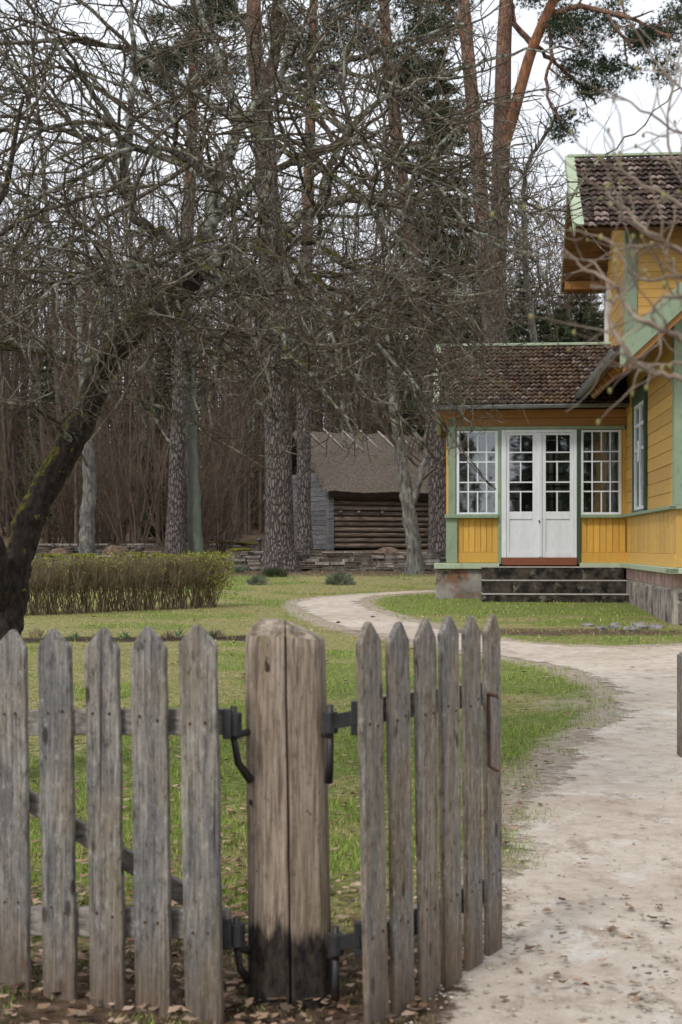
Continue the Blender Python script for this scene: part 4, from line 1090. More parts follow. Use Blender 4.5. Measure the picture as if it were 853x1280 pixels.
limbs = [
 [(5, 775, 7.6, 34), (0, 735, 7.5, 30), (-8, 690, 7.4, 30), (-18, 650, 7.3, 28), (-40, 560, 7.1, 26), (-60, 450, 6.9, 20), (-30, 330, 6.8, 15), (10, 220, 6.8, 9), (30, 120, 6.9, 5)],
 [(243, 325, 7.7, 26), (262, 278, 7.8, 22), (275, 225, 7.9, 19), (302, 152, 8.0, 16), (350, 106, 8.1, 13), (420, 82, 8.2, 10), (500, 55, 8.3, 6), (580, 30, 8.4, 4)],
 [(240, 345, 7.7, 24), (300, 308, 7.8, 20), (345, 296, 7.7, 17), (400, 258, 7.6, 14), (460, 250, 7.6, 12), (522, 276, 7.6, 10), (590, 286, 7.5, 9), (622, 308, 7.4, 7), (668, 326, 7.3, 5), (690, 378, 7.2, 3)],
 [(243, 322, 7.7, 24), (212, 296, 7.6, 17), (172, 274, 7.5, 14), (160, 240, 7.5, 13), (160, 150, 7.4, 10), (168, 60, 7.4, 7), (150, -60, 7.4, 4)],
 [(140, 440, 7.6, 18), (100, 452, 7.4, 11), (60, 440, 7.2, 8), (0, 428, 7.0, 6), (-60, 400, 6.8, 4)],
 [(150, 425, 7.6, 18), (130, 370, 7.8, 13), (90, 320, 8.0, 11), (50, 272, 8.2, 8), (0, 240, 8.4, 6), (-60, 200, 8.6, 4)],
 [(246, 330, 7.7, 16), (268, 348, 7.4, 11), (312, 386, 7.1, 9), (340, 414, 6.9, 8), (395, 440, 6.8, 7), (450, 475, 6.7, 5), (500, 520, 6.7, 4), (550, 590, 6.7, 2.5)],
 [(240, 345, 7.7, 16), (300, 350, 7.9, 12), (380, 352, 8.1, 10), (450, 372, 8.3, 8), (510, 415, 8.4, 6), (560, 480, 8.5, 5), (590, 540, 8.5, 3)],
 [(302, 152, 8.0, 13), (235, 110, 8.1, 10), (150, 62, 8.2, 8), (60, 52, 8.3, 6), (-60, 58, 8.4, 5)],
 [(275, 225, 7.9, 14), (190, 190, 8.3, 10), (110, 172, 8.6, 8), (30, 150, 8.8, 6), (-60, 140, 9, 4)],
 [(350, 106, 8.1, 11), (362, 40, 8.0, 8), (340, -60, 8.0, 5)],
 [(400, 258, 7.6, 12), (420, 190, 7.8, 10), (475, 125, 8.0, 8), (560, 92, 8.2, 6), (640, 66, 8.3, 4), (730, 60, 8.4, 2.5)],
 [(345, 296, 7.7, 14), (385, 300, 7.2, 11), (440, 330, 6.8, 9), (500, 350, 6.5, 7), (560, 400, 6.3, 5), (600, 470, 6.2, 3)],
 [(590, 286, 7.5, 7), (640, 268, 7.7, 5), (700, 262, 7.9, 4), (738, 210, 8.1, 3), (795, 165, 8.3, 2.2), (850, 110, 8.4, 1.6)],
 [(214, 372, 7.65, 14), (250, 400, 7.9, 10), (290, 440, 8.2, 7), (330, 490, 8.4, 5), (360, 560, 8.5, 3)],
 [(262, 278, 7.8, 14), (320, 230, 8.4, 11), (390, 190, 8.8, 9), (470, 180, 9.2, 7), (550, 190, 9.4, 5), (640, 210, 9.6, 3)],
 [(160, 200, 7.5, 10), (120, 120, 7.2, 8), (70, 60, 7.0, 6), (20, -20, 6.9, 4)],
 [(302, 152, 8.0, 12), (270, 60, 8.1, 8), (230, -40, 8.2, 5)],
 [(420, 82, 8.2, 8), (470, 20, 8.3, 6), (520, -60, 8.4, 4)],
 [(92, 553, 7.6, 10), (60, 520, 7.3, 6), (10, 500, 7.1, 5), (-50, 490, 7.0, 3)],
 [(460, 250, 7.6, 9), (510, 230, 7.9, 7), (570, 160, 8.1, 5), (610, 130, 8.2, 3), (680, 120, 8.3, 2)],
 [(120, 480, 7.6, 9), (170, 500, 7.3, 6), (205, 540, 7.1, 4), (235, 600, 7.0, 2.5)],
 [(440, 330, 6.8, 8), (480, 400, 6.6, 6), (520, 480, 6.5, 4), (590, 580, 6.5, 2.5), (620, 612, 6.5, 1.5)],
 [(243, 325, 7.7, 12), (300, 360, 6.9, 9), (350, 420, 6.3, 7), (400, 480, 6.0, 5), (440, 540, 5.9, 3)],
 [(300, 305, 7.8, 12), (370, 330, 7.0, 9), (430, 390, 6.5, 7), (490, 450, 6.2, 5), (540, 520, 6.1, 3.5), (570, 570, 6.1, 2)],
 [(302, 152, 8.0, 12), (360, 190, 7.2, 9), (430, 230, 6.6, 7), (500, 300, 6.3, 5), (560, 350, 6.2, 3), (640, 370, 6.2, 2)],
 [(243, 340, 7.7, 12), (200, 330, 6.9, 8), (140, 340, 6.3, 6), (70, 360, 5.9, 4), (10, 400, 5.7, 3)],
 [(214, 372, 7.65, 12), (240, 420, 7.2, 9), (300, 470, 6.8, 6), (340, 530, 6.7, 4)],
 [(275, 225, 7.9, 12), (220, 190, 7.0, 9), (160, 190, 6.5, 7), (90, 220, 6.2, 5), (20, 270, 6.0, 3)],
 [(350, 106, 8.1, 10), (400, 140, 7.3, 8), (470, 190, 7.0, 6), (540, 230, 6.9, 4), (600, 290, 6.8, 3), (650, 300, 6.8, 2)],
 [(345, 296, 7.7, 11), (380, 370, 8.0, 8), (410, 440, 8.1, 6), (425, 510, 8.1, 4), (430, 560, 8.1, 2)],
 [(300, 350, 7.9, 9), (340, 380, 7.7, 7), (400, 400, 7.6, 6), (470, 430, 7.6, 5), (530, 440, 7.5, 4), (600, 440, 7.4, 2.5)],
]
tw = TB()
def inframe(q):
    if q.y < 4.6: return False
    px = CX+q.x*F/q.y; py = HY-(q.z-CAMH)*F/q.y
    if py < -260 or px < -330: return False
    lim = 560 if px < 330 else (600 if px < 560 else 520)
    if px > 560: lim = 590-(px-560)*.6
    if px < 90: lim = 545
    if 150 < px < 330: lim = 590-abs(px-240)*.3
    if py > lim: return False
    return px < 700 or rnd.random() < .25
spec = [dict(sp=.19, len=(.6, 1.6), ang=(.4, 1.2), n=9, wig=.30, grav=-.02, r=.0125, tip=.42, k=5),
        dict(sp=.125, len=(.25, .85), ang=(.45, 1.2), n=7, wig=.36, grav=-.015, r=.0068, tip=.5, k=4),
        dict(sp=.10, len=(.10, .36), ang=(.45, 1.3), n=5, wig=.44, grav=.0, r=.0042, tip=.6, k=3),
        dict(sp=.08, len=(.03, .10), ang=(.5, 1.4), n=2, wig=.4, grav=.03, r=.0032, tip=.8, k=3)]
for i, L in enumerate(limbs):
    P, R = LM(L); R = [max(x_*.88, .004) for x_ in R]; P, R = smooth_path(P, R, 5)
    gnarl(P, R, .016, rnd)
    m = TB(); m.add(P, R, 8); m.build('limb', M['apple_trunk'] if i == 0 else M['apple_limb'], apple)
    sp2 = [dict(q) for q in spec]
    if i == 13: sp2 = sp2[1:]; sp2[0]['sp'] = .16
    ramify(tw, P, R, sp2, 0, rnd, .12 if i else .45, inframe)
print('apple twigs', sum(len(v) for v in tw.g.values()))
tw.build('crown', M['apple_twig'], apple)

# ------------------------------------------------------------------ foliage helpers
def blades_mesh(name, centers, dirs, length, width, rnd_=rng):
    """one triangle per centre along dir"""
    n = len(centers); d = dirs/np.linalg.norm(dirs, axis=1, keepdims=True)
    a = rnd_.normal(size=(n, 3)); s = np.cross(d, a); s /= np.linalg.norm(s, axis=1, keepdims=True)+1e-9
    w = (width*rnd_.uniform(.7, 1.3, n))[:, None]; l = (length*rnd_.uniform(.6, 1.2, n))[:, None]
    V = np.stack([centers-s*w, centers+s*w, centers+d*l], 1).reshape(-1, 3)
    return mesh_np(name, V, np.arange(3*n).reshape(-1, 3), 3)
def needle_clusters(cl, per, tuft, nl, nw):
    """cl: list of (Vector, radius) -> centres, dirs"""
    Cc = []; Dd = []
    for c, r in cl:
        c = np.array(c); k_ = int(per*(r/.5)**2)
        u = rng.normal(size=(k_, 3)); u /= np.linalg.norm(u, axis=1, keepdims=True)
        pos = c+u*(r*rng.uniform(.15, 1, (k_, 1))**.7)*np.array([1, 1, .55])
        for t_ in range(tuft):
            dd = u*.6+rng.normal(size=(k_, 3))*.8+np.array([0, 0, .35])
            Cc.append(pos); Dd.append(dd)
    return np.concatenate(Cc), np.concatenate(Dd)

# ------------------------------------------------------------------ big pines
def pine_tree(label, tr_pts, D, mat, boughs, clusters, name='pine_tree', group='tall pines behind the lawn', extra_trunks=(), needle='needle', flare=1.35, per=110):
    base = W(tr_pts[0][0], tr_pts[0][1], D); base.z = gzf(D)
    e = empty(name, base, 0, label, 'tree', group)
    P = [W(a, b, D) for a, b, c in tr_pts]; R = [c*D/F/2 for a, b, c in tr_pts]
    P[0] = Vector((P[0].x, P[0].y, gzf(D)-.1)); R[0] *= flare
    P, R = smooth_path(P, R, 5)
    m = TB(); m.add(P, R, 14); m.build('trunk', mat, e)
    for tp in extra_trunks:
        P = [W(a, b, D+dd) for a, b, c, dd in tp]; R = [c*D/F/2 for a, b, c, dd in tp]
        P, R = smooth_path(P, R, 5); m = TB(); m.add(P, R, 10); m.build('limb', M['pine_limb'] if mat is M['pine_orange'] else mat, e)
    tb = TB(); any_ = False
    for bo in boughs:
        P = [W(a, b, D+dd) for a, b, c, dd in bo]; R = [max(c*D/F/2, .02) for a, b, c, dd in bo]
        P, R = smooth_path(P, R, 4); gnarl(P, R, .05, rnd); tb.add(P, R, 6); any_ = True
        ramify(tb, P, R, [dict(sp=.45, len=(.5, 1.3), ang=(.5, 1.1), n=4, wig=.3, grav=0, r=.03, k=4), dict(sp=.3, len=(.2, .6), ang=(.4, 1.1), n=3, wig=.3, grav=0, r=.014, k=3)], 0, rnd)
    if any_: tb.build('boughs', mat, e)
    if clusters:
        cl = [(W(a, b, D+dd), r) for a, b, r, dd in clusters]
        Cc, Dd = needle_clusters(cl, per*1.5, 9, .1, .01)
        me = blades_mesh('crown', Cc-np.array(base), Dd, .105, .0085)
        link('crown', me, M[needle], e)
    return e
def rc(n, x0, x1, y0, y1, r0=.35, r1=.75, dd=2.5):
    return [(rnd.uniform(x0, x1), rnd.uniform(y0, y1), rnd.uniform(r0, r1), rnd.uniform(-dd, dd)) for _ in range(n)]
pine_tree('broadest pine trunk with deeply plated bark, beside the barn gable and stone wall', [(352, 713, 46), (350, 680, 38), (349, 600, 34), (346, 500, 32), (340, 350, 30), (335, 240, 28), (326, 110, 26), (318, 60, 20), (318, -60, 16), (318, -150, 12)], 34.8, M['pine'],
    [[(322, 70, 8, 0), (300, 20, 6, 1), (270, -10, 4, 1)], [(330, 150, 7, 0), (370, 110, 5, -1), (420, 90, 3, -1)], [(320, 20, 7, 0), (260, 30, 5, 1), (225, 60, 3, 1)]],
    rc(9, 255, 300, -30, 40)+rc(8, 360, 440, 30, 110)+rc(6, 340, 420, -60, 20),
    extra_trunks=[[(328, 120, 18, 0), (345, 60, 14, .5), (346, -60, 12, 1), (346, -150, 9, 1)]], flare=1.25)
pine_tree('slimmer pine trunk standing right in front of the grey barn gable', [(381, 697, 20), (380, 640, 18), (380, 560, 18), (379, 430, 17), (384, 300, 15), (388, 150, 13), (392, 0, 10), (394, -120, 8)], 43, M['pine_far'],
    [[(390, 60, 5, 0), (430, 20, 4, 0), (470, 10, 3, 1)], [(389, 120, 5, 0), (350, 90, 3, 0)]], rc(8, 400, 480, -20, 60, .5, .9))
pine_tree('pine with grey foot and orange upper stem rising past the left porch corner', [(552, 712, 28), (549, 650, 26), (546, 560, 24), (534, 440, 21), (522, 350, 20), (508, 270, 18), (497, 180, 17), (487, 90, 15), (480, 0, 12), (476, -120, 9)], 38, M['pine_orange'],
    [[(490, 110, 6, 0), (520, 60, 5, 1), (560, 40, 3, 1)], [(487, 60, 6, 0), (450, 30, 4, 1)]], rc(22, 490, 570, 0, 200, .5, .9)+rc(6, 440, 490, -30, 40))
pine_tree('left slim pine of the pair behind the porch roof', [(634, 712, 28), (628, 560, 26), (616, 430, 22), (606, 320, 20), (599, 220, 18), (590, 120, 17), (582, 30, 16), (574, -80, 13)], 33, M['pine_orange'], [[(585, 60, 5, 0), (560, 10, 4, 1), (530, 0, 3, 1)]], rc(5, 520, 570, -30, 30))
pine_tree('thick forked pine with orange limb behind the porch roof', [(636, 712, 32), (632, 560, 28), (622, 430, 24), (622, 320, 23), (625, 250, 23), (628, 150, 22), (630, 60, 19), (634, -20, 17), (636, -120, 13)], 35, M['pine_orange'],
    [[(668, 60, 9, 0), (645, 30, 7, 0), (640, 5, 5, 0)], [(676, 30, 9, 0), (710, 10, 7, -1), (780, 20, 5, -1.5), (840, 45, 4, -2)], [(668, 55, 6, 0), (690, 75, 5, .5), (720, 100, 4, 1), (745, 130, 3, 1)],
     [(680, 20, 6, 0), (690, 60, 5, -.5), (683, 110, 4, -.5), (700, 150, 3, -.5)], [(690, 0, 8, 0), (760, -20, 6, .5), (830, -10, 5, 1), (880, 10, 4, 1)], [(760, 18, 5, -1.5), (790, 60, 3, -1.5)]],
    rc(9, 690, 770, 0, 50, .3, .6, 1.5)+rc(12, 655, 853, -30, 60, .35, .65, 2)+rc(5, 770, 853, 40, 100, .3, .5, 1.5)+rc(9, 715, 775, 50, 95, .3, .55, 1.5)+rc(8, 790, 875, -10, 60, .35, .65, 1.5)+rc(5, 730, 765, 95, 130, .28, .45, 1)+rc(6, 690, 750, 130, 172, .25, .5, 1)+rc(4, 640, 690, -30, 10)+rc(4, 690, 730, 60, 110, .25, .4)+rc(3, 800, 850, 60, 80, .25, .4)+rc(3, 780, 800, 70, 105, .2, .3),
    extra_trunks=[[(627, 190, 16, 0), (640, 150, 15, -.2), (655, 95, 14, -.4), (668, 55, 13, -.6), (692, 0, 12, -.8), (720, -60, 10, -1)]], per=75)
pine_tree('dark plated pine trunk rising left of the smooth green-grey trunk', [(219, 700, 24), (220, 640, 21), (222, 560, 19), (228, 430, 18), (234, 300, 16), (240, 170, 14), (242, 60, 11), (244, -60, 8)], 41, M['pine_far'],
    [[(240, 150, 5, 0), (210, 110, 4, 1), (180, 100, 3, 1)], [(241, 110, 5, 0), (290, 90, 3, 0)], [(242, 60, 4, 0), (215, 20, 3, 0)]], rc(12, 175, 235, 60, 150, .4, .8)+rc(6, 245, 290, 60, 120, .4, .7)+rc(6, 190, 260, 0, 60, .4, .7))
# deciduous individual trees
def bare_tree(label, pts, D, mat, spec_, name='bare_tree', group=None, limbs_=(), cat='tree', twm=None, k=12, tt=.35):
    base = W(pts[0][0], pts[0][1], D); base.z = gzf(D)
    e = empty(name, base, 0, label, cat, group)
    P = [W(a, b, D) for a, b, c in pts]; R = [c*D/F/2 for a, b, c in pts]
    P[0] = Vector((P[0].x, P[0].y, gzf(D)-.1)); P, R = smooth_path(P, R, 5); gnarl(P, R, .02, rnd)
    m = TB(); m.add(P, R, k); m.build('trunk', mat, e)
    tb = TB(); ramify(tb, P, R, spec_, 0, rnd, tt)
    for lp in limbs_:
        P2 = [W(a, b, D+dd) for a, b, c, dd in lp]; R2 = [max(c*D/F/2, .01) for a, b, c, dd in lp]; P2, R2 = smooth_path(P2, R2, 5); gnarl(P2, R2, .03, rnd)
        m = TB(); m.add(P2, R2, 8); m.build('limb', mat, e); ramify(tb, P2, R2, spec_, 0, rnd, .3)
    if tb.g: tb.build('crown', twm or M['twig'], e)
    return e
SPB = [dict(sp=.5, len=(1.0, 2.6), ang=(.5, 1.1), n=6, wig=.22, grav=.04, r=.035, k=4), dict(sp=.28, len=(.4, 1.1), ang=(.4, 1.0), n=4, wig=.25, grav=.02, r=.013, k=3), dict(sp=.2, len=(.15, .45), ang=(.4, 1.1), n=3, wig=.3, grav=.02, r=.008, k=3)]
bare_tree('lichened grey tree leaning left in front of the log barn', [(519, 722, 28), (518, 700, 20), (514, 660, 18), (509, 620, 17), (504, 590, 16), (500, 560, 14), (492, 500, 12), (488, 420, 9), (490, 330, 6)], 33.5, M['greytrunk'], SPB,
    limbs_=[[(512, 640, 9, 0), (521, 615, 9, 0), (527, 590, 8, 0), (533, 555, 6, .3), (540, 500, 4, .5)]], tt=.55)
bare_tree('smooth green-grey trunk behind the clipped hedge', [(245, 700, 20), (244, 650, 17), (242, 600, 15), (240, 540, 13), (238, 460, 11), (236, 360, 8), (238, 250, 5)], 41.5, M['greentrunk'], SPB, tt=.6)
bare_tree('pale grey trunk behind the left end of the hedge', [(108, 697, 24), (109, 670, 20), (110, 640, 19), (112, 600, 17), (108, 540, 13), (102, 450, 10), (100, 350, 6)], 43, M['greytrunk'], SPB, tt=.5)
bare_tree('bare tree with curving limb left of the upper roof', [(700, 712, 14), (690, 560, 12), (664, 400, 9), (656, 300, 7), (655, 240, 6), (662, 200, 5), (685, 165, 4), (697, 140, 2.5)], 36, M['greytrunk'], [dict(sp=.5, len=(.5, 1.7), ang=(.5, 1.1), n=6, wig=.25, grav=.03, r=.02, k=4), dict(sp=.25, len=(.2, .7), ang=(.4, 1.0), n=4, wig=.25, grav=.02, r=.010, k=3)], tt=.45)

# ------------------------------------------------------------------ template forest trees, copied
def template(name, height, spread, seed, mat_t, mat_c, spec_, rad, crown0=.3, stems=1):
    r = random.Random(seed)
    e = empty(name, (0, 0, 0)); tbt = TB(); tb = TB()
    for s in range(stems):
        st = Vector((r.uniform(-.15, .15), r.uniform(-.15, .15), -.2)) if stems > 1 else Vector((0, 0, -.3))
        d = Vector((r.uniform(-1, 1), r.uniform(-1, 1), 0))*(spread if stems > 1 else .03)+Vector((0, 0, 1))
        hL = height*r.uniform(.7, 1) if stems > 1 else height
        P = polyl(st, d, hL, 10, .05 if stems == 1 else .09, .02, r); R = [rad*(1-.85*j/10) for j in range(11)]
        if stems == 1: R[0] *= 1.3
        tbt.add(P, R, 7 if stems == 1 else 4); ramify(tb, P, R, spec_, 0, r, crown0)
    tbt.build('trunk' if stems == 1 else 'stems', mat_t, e); tb.build('crown', mat_c, e)
    return e
def copy_tree(src):
    c = src.copy(); C.objects.link(c)
    for ch in src.children:
        d = ch.copy(); C.objects.link(d); d.parent = c
    return c
SPF = [dict(sp=.30, len=(1.2, 3.4), ang=(.5, 1.15), n=6, wig=.2, grav=.03, r=.04, k=3), dict(sp=.24, len=(.5, 1.5), ang=(.4, 1.0), n=4, wig=.25, grav=.01, r=.018, k=3), dict(sp=.24, len=(.25, .8), ang=(.4, 1.1), n=3, wig=.3, grav=.0, r=.010, k=3)]
SPS = [dict(sp=.4, len=(.5, 1.6), ang=(.3, .8), n=5, wig=.2, grav=.03, r=.016, k=3), dict(sp=.28, len=(.3, .9), ang=(.3, .9), n=3, wig=.25, grav=.02, r=.009, k=3)]
T = [template('forest_tree', 15, 0, 1, M['darktrunk'], M['twig'], SPF, .17, .18), template('forest_tree', 13, 0, 2, M['darktrunk'], M['twig'], SPF, .13, .15), template('forest_tree', 17, 0, 3, M['darktrunk'], M['twig'], SPF, .2, .3)]
Bs = [template('forest_shrub', 5.5, .42, 4, M['twig2'], M['twig2'], SPS, .035, .12, 14), template('forest_shrub', 4.2, .55, 5, M['twig'], M['twig2'], SPS, .03, .1, 12)]
for o in T+Bs: o.location = (0, -400, -50)
used = {}
def put(src, x, y, rz, s, label, cat, group):
    if not used.get(src.name): used[src.name] = 1; o = src
    else: o = copy_tree(src)
    o.location = (x, y, gzf(y)); o.rotation_euler = (0, 0, rz); o.scale = (s, s, s)
    tag(o, label, cat, group); return o
r = random.Random(77); kk = 0
LT = 'bare dark-stemmed tree in the brown wood behind the stone walls'
for i in range(95):
    y = 47+65*(r.random()**1.3); half = (CX+260)/F*y
    x = r.uniform(-half, half*.75)
    if 40 < y < 64 and -3.5 < x < 7: continue
    px = CX+x*F/y
    if px > 640: continue
    put(T[i % 3], x, y, r.uniform(0, 6.28), r.uniform(.65, 1.0)*(.8 if y < 70 else 1.0), LT, 'tree', 'bare trees of the wood')
for i in range(90):
    y = 45+46*r.random(); half = (CX+200)/F*y; x = r.uniform(-half, .4*half)
    if -3.6 < x < 7 and y < 63: continue
    put(Bs[i % 2], x, y, r.uniform(0, 6.28), r.uniform(.75, 1.5), 'bare many-stemmed bush in the undergrowth of the brown wood', 'bush', 'bushes in the undergrowth')
# the far wood that reads as one brown mass
tb = TB(); rf = random.Random(3)
def seg3(p, d, l, rr, n=3):
    q = polyl(p, d, l, n, .22, .02, rf); tb.add(q, [rr, rr*.85, rr*.7, rr*.5], 3)
for i in range(58000):
    y = rf.uniform(78, 125); x = rf.uniform(-(CX+160)/F*y, .30*y*.6)
    top = 16.5+6*float(vnoise(np.array([x*.12]), np.array([y*.1]), 4)[0]); z = top*(rf.random()**1.25)
    seg3(Vector((x, y, gzf(y)+z)), Vector((rf.uniform(-1, 1), rf.uniform(-1, 1), rf.uniform(-.1, 1.3))), rf.uniform(.8, 2.4), rf.uniform(.012, .035))
for i in range(600):
    y = rf.uniform(78, 125); x = rf.uniform(-(CX+160)/F*y, .30*y*.6)
    q = polyl(Vector((x, y, gzf(y)-.3)), Vector((0, 0, 1)), rf.uniform(9, 19), 6, .03, .02, rf); tb.add(q, [.13, .12, .11, .09, .07, .05, .02], 4)
tag(tb.build('distant_wood', M['twig'], None), 'brown mass of bare far-off woodland behind everything', 'wood', None, 'stuff')
# slim far trunks
tt_ = []
e0 = None
for i in range(90):
    y = 52+70*r.random(); half = (CX+200)/F*y; x = r.uniform(-half, half*.3)
    if -4 < x < 7 and y < 66: continue
    if e0 is None:
        e0 = empty('slender_tree', (0, 0, 0)); m = TB(); P = polyl(Vector((0, 0, -.3)), Vector((0, 0, 1)), 19, 12, .025, .02, r); m.add(P, [.13*(1-.7*j/12) for j in range(13)], 6); m.build('trunk', M['darktrunk'], e0)
        tb = TB(); ramify(tb, P, [.13*(1-.7*j/12) for j in range(13)], [dict(sp=.7, len=(.4, 1.6), ang=(.8, 1.4), n=4, wig=.2, grav=-.02, r=.02, k=3), dict(sp=.3, len=(.2, .6), ang=(.4, 1.), n=3, wig=.2, grav=0, r=.009, k=3)], 0, r, .1); tb.build('crown', M['twig'], e0)
    put(e0, x, y, r.uniform(0, 6.28), r.uniform(.7, 1.1), 'slender straight dark stem deep in the brown wood', 'tree', 'slender trees of the wood')

BK = [(r.uniform(-26, 26), -r.uniform(30, 52)) for _ in range(26)]
# evergreens: spruce template
def spruce(h, seed, mat, wid=.24, droop=-.25, nm='spruce_tree'):
    r = random.Random(seed); e = empty(nm, (0, 0, 0)); m = TB()
    P = [Vector((0, 0, -.3+(h+.3)*j/8)) for j in range(9)]; m.add(P, [.2*(1-.9*j/8) for j in range(9)], 7); m.build('trunk', M['darktrunk'], e)
    Cc = []; Dd = []
    z = h*.06
    while z < h*.985:
        L = (h-z)*wid*r.uniform(.8, 1.1)+.25; nb_ = 6
        for b in range(nb_):
            a = r.uniform(0, 6.28); l = L*r.uniform(.55, 1.05); n_ = int(l/.055)+3
            t_ = np.linspace(.1, 1, n_)
            bx = np.cos(a)*l*t_; by = np.sin(a)*l*t_; bz = z+droop*l*t_+.28*l*t_**2*.6
            pos = np.stack([bx, by, bz], -1); pos = np.repeat(pos, 7, 0)
            sd2 = rng.normal(size=(len(pos), 3))*.8; dr = np.array([np.cos(a), np.sin(a), -.35]); 
            Cc.append(pos+rng.normal(size=pos.shape)*.05*l); Dd.append(sd2*.8+dr)
        z += r.uniform(.22, .4)*(1 if h < 15 else 1.3)
    Cc = np.concatenate(Cc); Dd = np.concatenate(Dd)
    link('crown', blades_mesh('crown', Cc, Dd, .24, .03), mat, e); return e
SP1 = spruce(17, 1, M['spruce'], .19); SP2 = spruce(13, 2, M['farneedle'], .3, -.1, 'evergreen_tree')
for (px, y, s, lb) in ((548, 72, 1.5, 'tall dark spruce between the orange pine stems'), (655, 52, .62, 'dark green spruce directly behind the porch ridge'), (600, 58, .66, 'dark spruce left of the forked pine behind the porch'), (205, 62, .6, 'dark spruce behind the plated pine at left'), (60, 70, .6, 'dark spruce far left in the wood')):
    x = (px-CX)*y/F; put(SP1, x, y, r.uniform(0, 6), s, lb, 'tree', 'dark spruces')
for i, (x, y) in enumerate(BK):
    put(SP1 if i % 2 else T[i % 3], x, y, i, .9, 'tree standing behind the viewer, mirrored in the porch panes', 'tree', 'trees behind the viewer')
for i, (px, y, s) in enumerate(((575, 58, .68), (600, 62, .74), (636, 57, .66), (662, 60, .72), (690, 63, .66), (700, 76, .95), (725, 84, 1.1), (745, 78, .95), (675, 80, 1.0), (770, 82, 1.1), (710, 100, 1.3), (640, 88, 1.1), (800, 90, 1.1), (610, 78, .85), (735, 105, 1.35), (560, 90, 1.0))):
    x = (px-CX)*y/F; put(SP2, x, y, r.uniform(0, 6), s, 'olive green evergreen on the wooded rise behind the house', 'tree', 'evergreens behind the house')
for i, (px, y, s) in enumerate(((690, 66, .6), (745, 66, .55), (775, 70, .6))):
    x = (px-CX)*y/F; put(T[i % 3], x, y, r.uniform(0, 6), s*.85, 'bare brown tree standing behind the porch and main roof', 'tree', 'bare trees behind the house')

# ------------------------------------------------------------------ log barn
K = W(413, 683, 54); BG = gzf(54)
barn = empty('log_barn', (K.x, 54, BG), math.radians(30), 'old log barn with grey boarded gable and thatched roof behind the stone wall', 'barn')
BW, BL, BH, BR = 4.6, 9.5, 2.3, 4.4
m = MB(); nl = 11
for i in range(nl):
    z = .1+i*BH*.98/nl; m.tube([(-.06+random.uniform(-.03, .03), 0, z+.09), (3, random.uniform(-.02, .02), z+.09), (6, .0, z+.09), (BL, 0, z+.09)], [.098, .094, .095, .1], 8)
m.build('log_wall', M['log'], barn, True, True)
m = MB(); z = 0.05; i = 0
def roofz(y): return BH+(BR-BH)*(1-abs(y-BW/2)/(BW/2))
while z < 3.0:
    hw = BW/2 if z < BH else (BR-z)/(BR-BH)*BW/2
    m.box(-.03-.012*(i % 3), .05, BW/2-hw+.02, BW/2+hw-.02, z, z+.178); z += .185; i += 1
m.build('gable_wall', M['greyboard'], barn, True, bevel=.01)
m = MB(); m.prism([(BW/2-1.55, 2.95), (BW/2+1.55, 2.95), (BW/2, BR-.05)], lambda u, v, w: Vector((w, u, v)), .3, .36); m.build('gable_shade_panel', M['darktrunk'], barn, True)  # dark panel stands in for the shade inside the gable opening
m = MB(); m.box(-.14, .1, -.12, .12, 0, BH); m.build('corner_board', M['greyboard'], barn, True, bevel=.01)
m = MB(); m.box(0, BL, -.12, .12, BH-.12, BH+.08); m.build('wall_plate', M['log'], barn, True)
m = MB(); m.box(BL-.1, BL, 0, BW, 0, BH); m.box(0, BL, BW-.1, BW, 0, BH); m.build('rear_wall', M['log'], barn, True)
# roof as a dense thatch sheet with thickness
def thatch(side):
    nu, nv = 90, 30; V = []; F_ = []
    for l_ in range(2):
        for j in range(nv+1):
            for i in range(nu+1):
                u_ = -.32+(BL+1.0)*i/nu; t = j/nv
                y = (-.38+(BW/2+.38)*t); z = BH-.30+(BR+.05-BH+.30)*t+.05
                if side: y = BW-y
                nz_ = float(fbm(u_*2.3, t*9+side*30, 60, 3)-.5)*.12
                V.append((u_+(0.05*math.sin(j*1.7) if i in (0, nu) else 0), y, z+(nz_+.2 if l_ == 0 else -.02)+(.02 if t == 1 else 0)))
    n0 = (nu+1)*(nv+1)
    for l_ in range(2):
        for j in range(nv):
            for i in range(nu):
                a = l_*n0+j*(nu+1)+i; F_.append((a, a+1, a+nu+2, a+nu+1))
    for i in range(nu): F_.append((i, i+1, n0+i+1, n0+i))
    for j in range(nv): a = j*(nu+1); F_.append((a, a+nu+1, n0+a+nu+1, n0+a)); a += nu; F_.append((a, a+nu+1, n0+a+nu+1, n0+a))
    mm = MB(); mm.add(V, F_); return mm.build('thatched_roof', M['thatch'], barn, True, True)
thatch(0); thatch(1)
for i in range(10):
    u_ = .2+i*.85; t0, t1 = .98, .55
    def rp(t, du): return Vector((u_+du, -.38+(BW/2+.38)*t, BH-.30+(BR+.05-BH+.30)*t+.30))
    m = MB(); m.tube([rp(1.04, -.0), rp(random.uniform(.66, .74), .42)], [.035, .03], 6); m.build('ridge_pole', M['polewood'], barn, True, True)
m = MB()
for xx in (.35, 1.15, 2.2): m.tube([(xx, -.08, 1.45), (xx, -.24, 1.47)], [.07, .06], 8)
m.build('log_end', M['log'], barn, True, True)

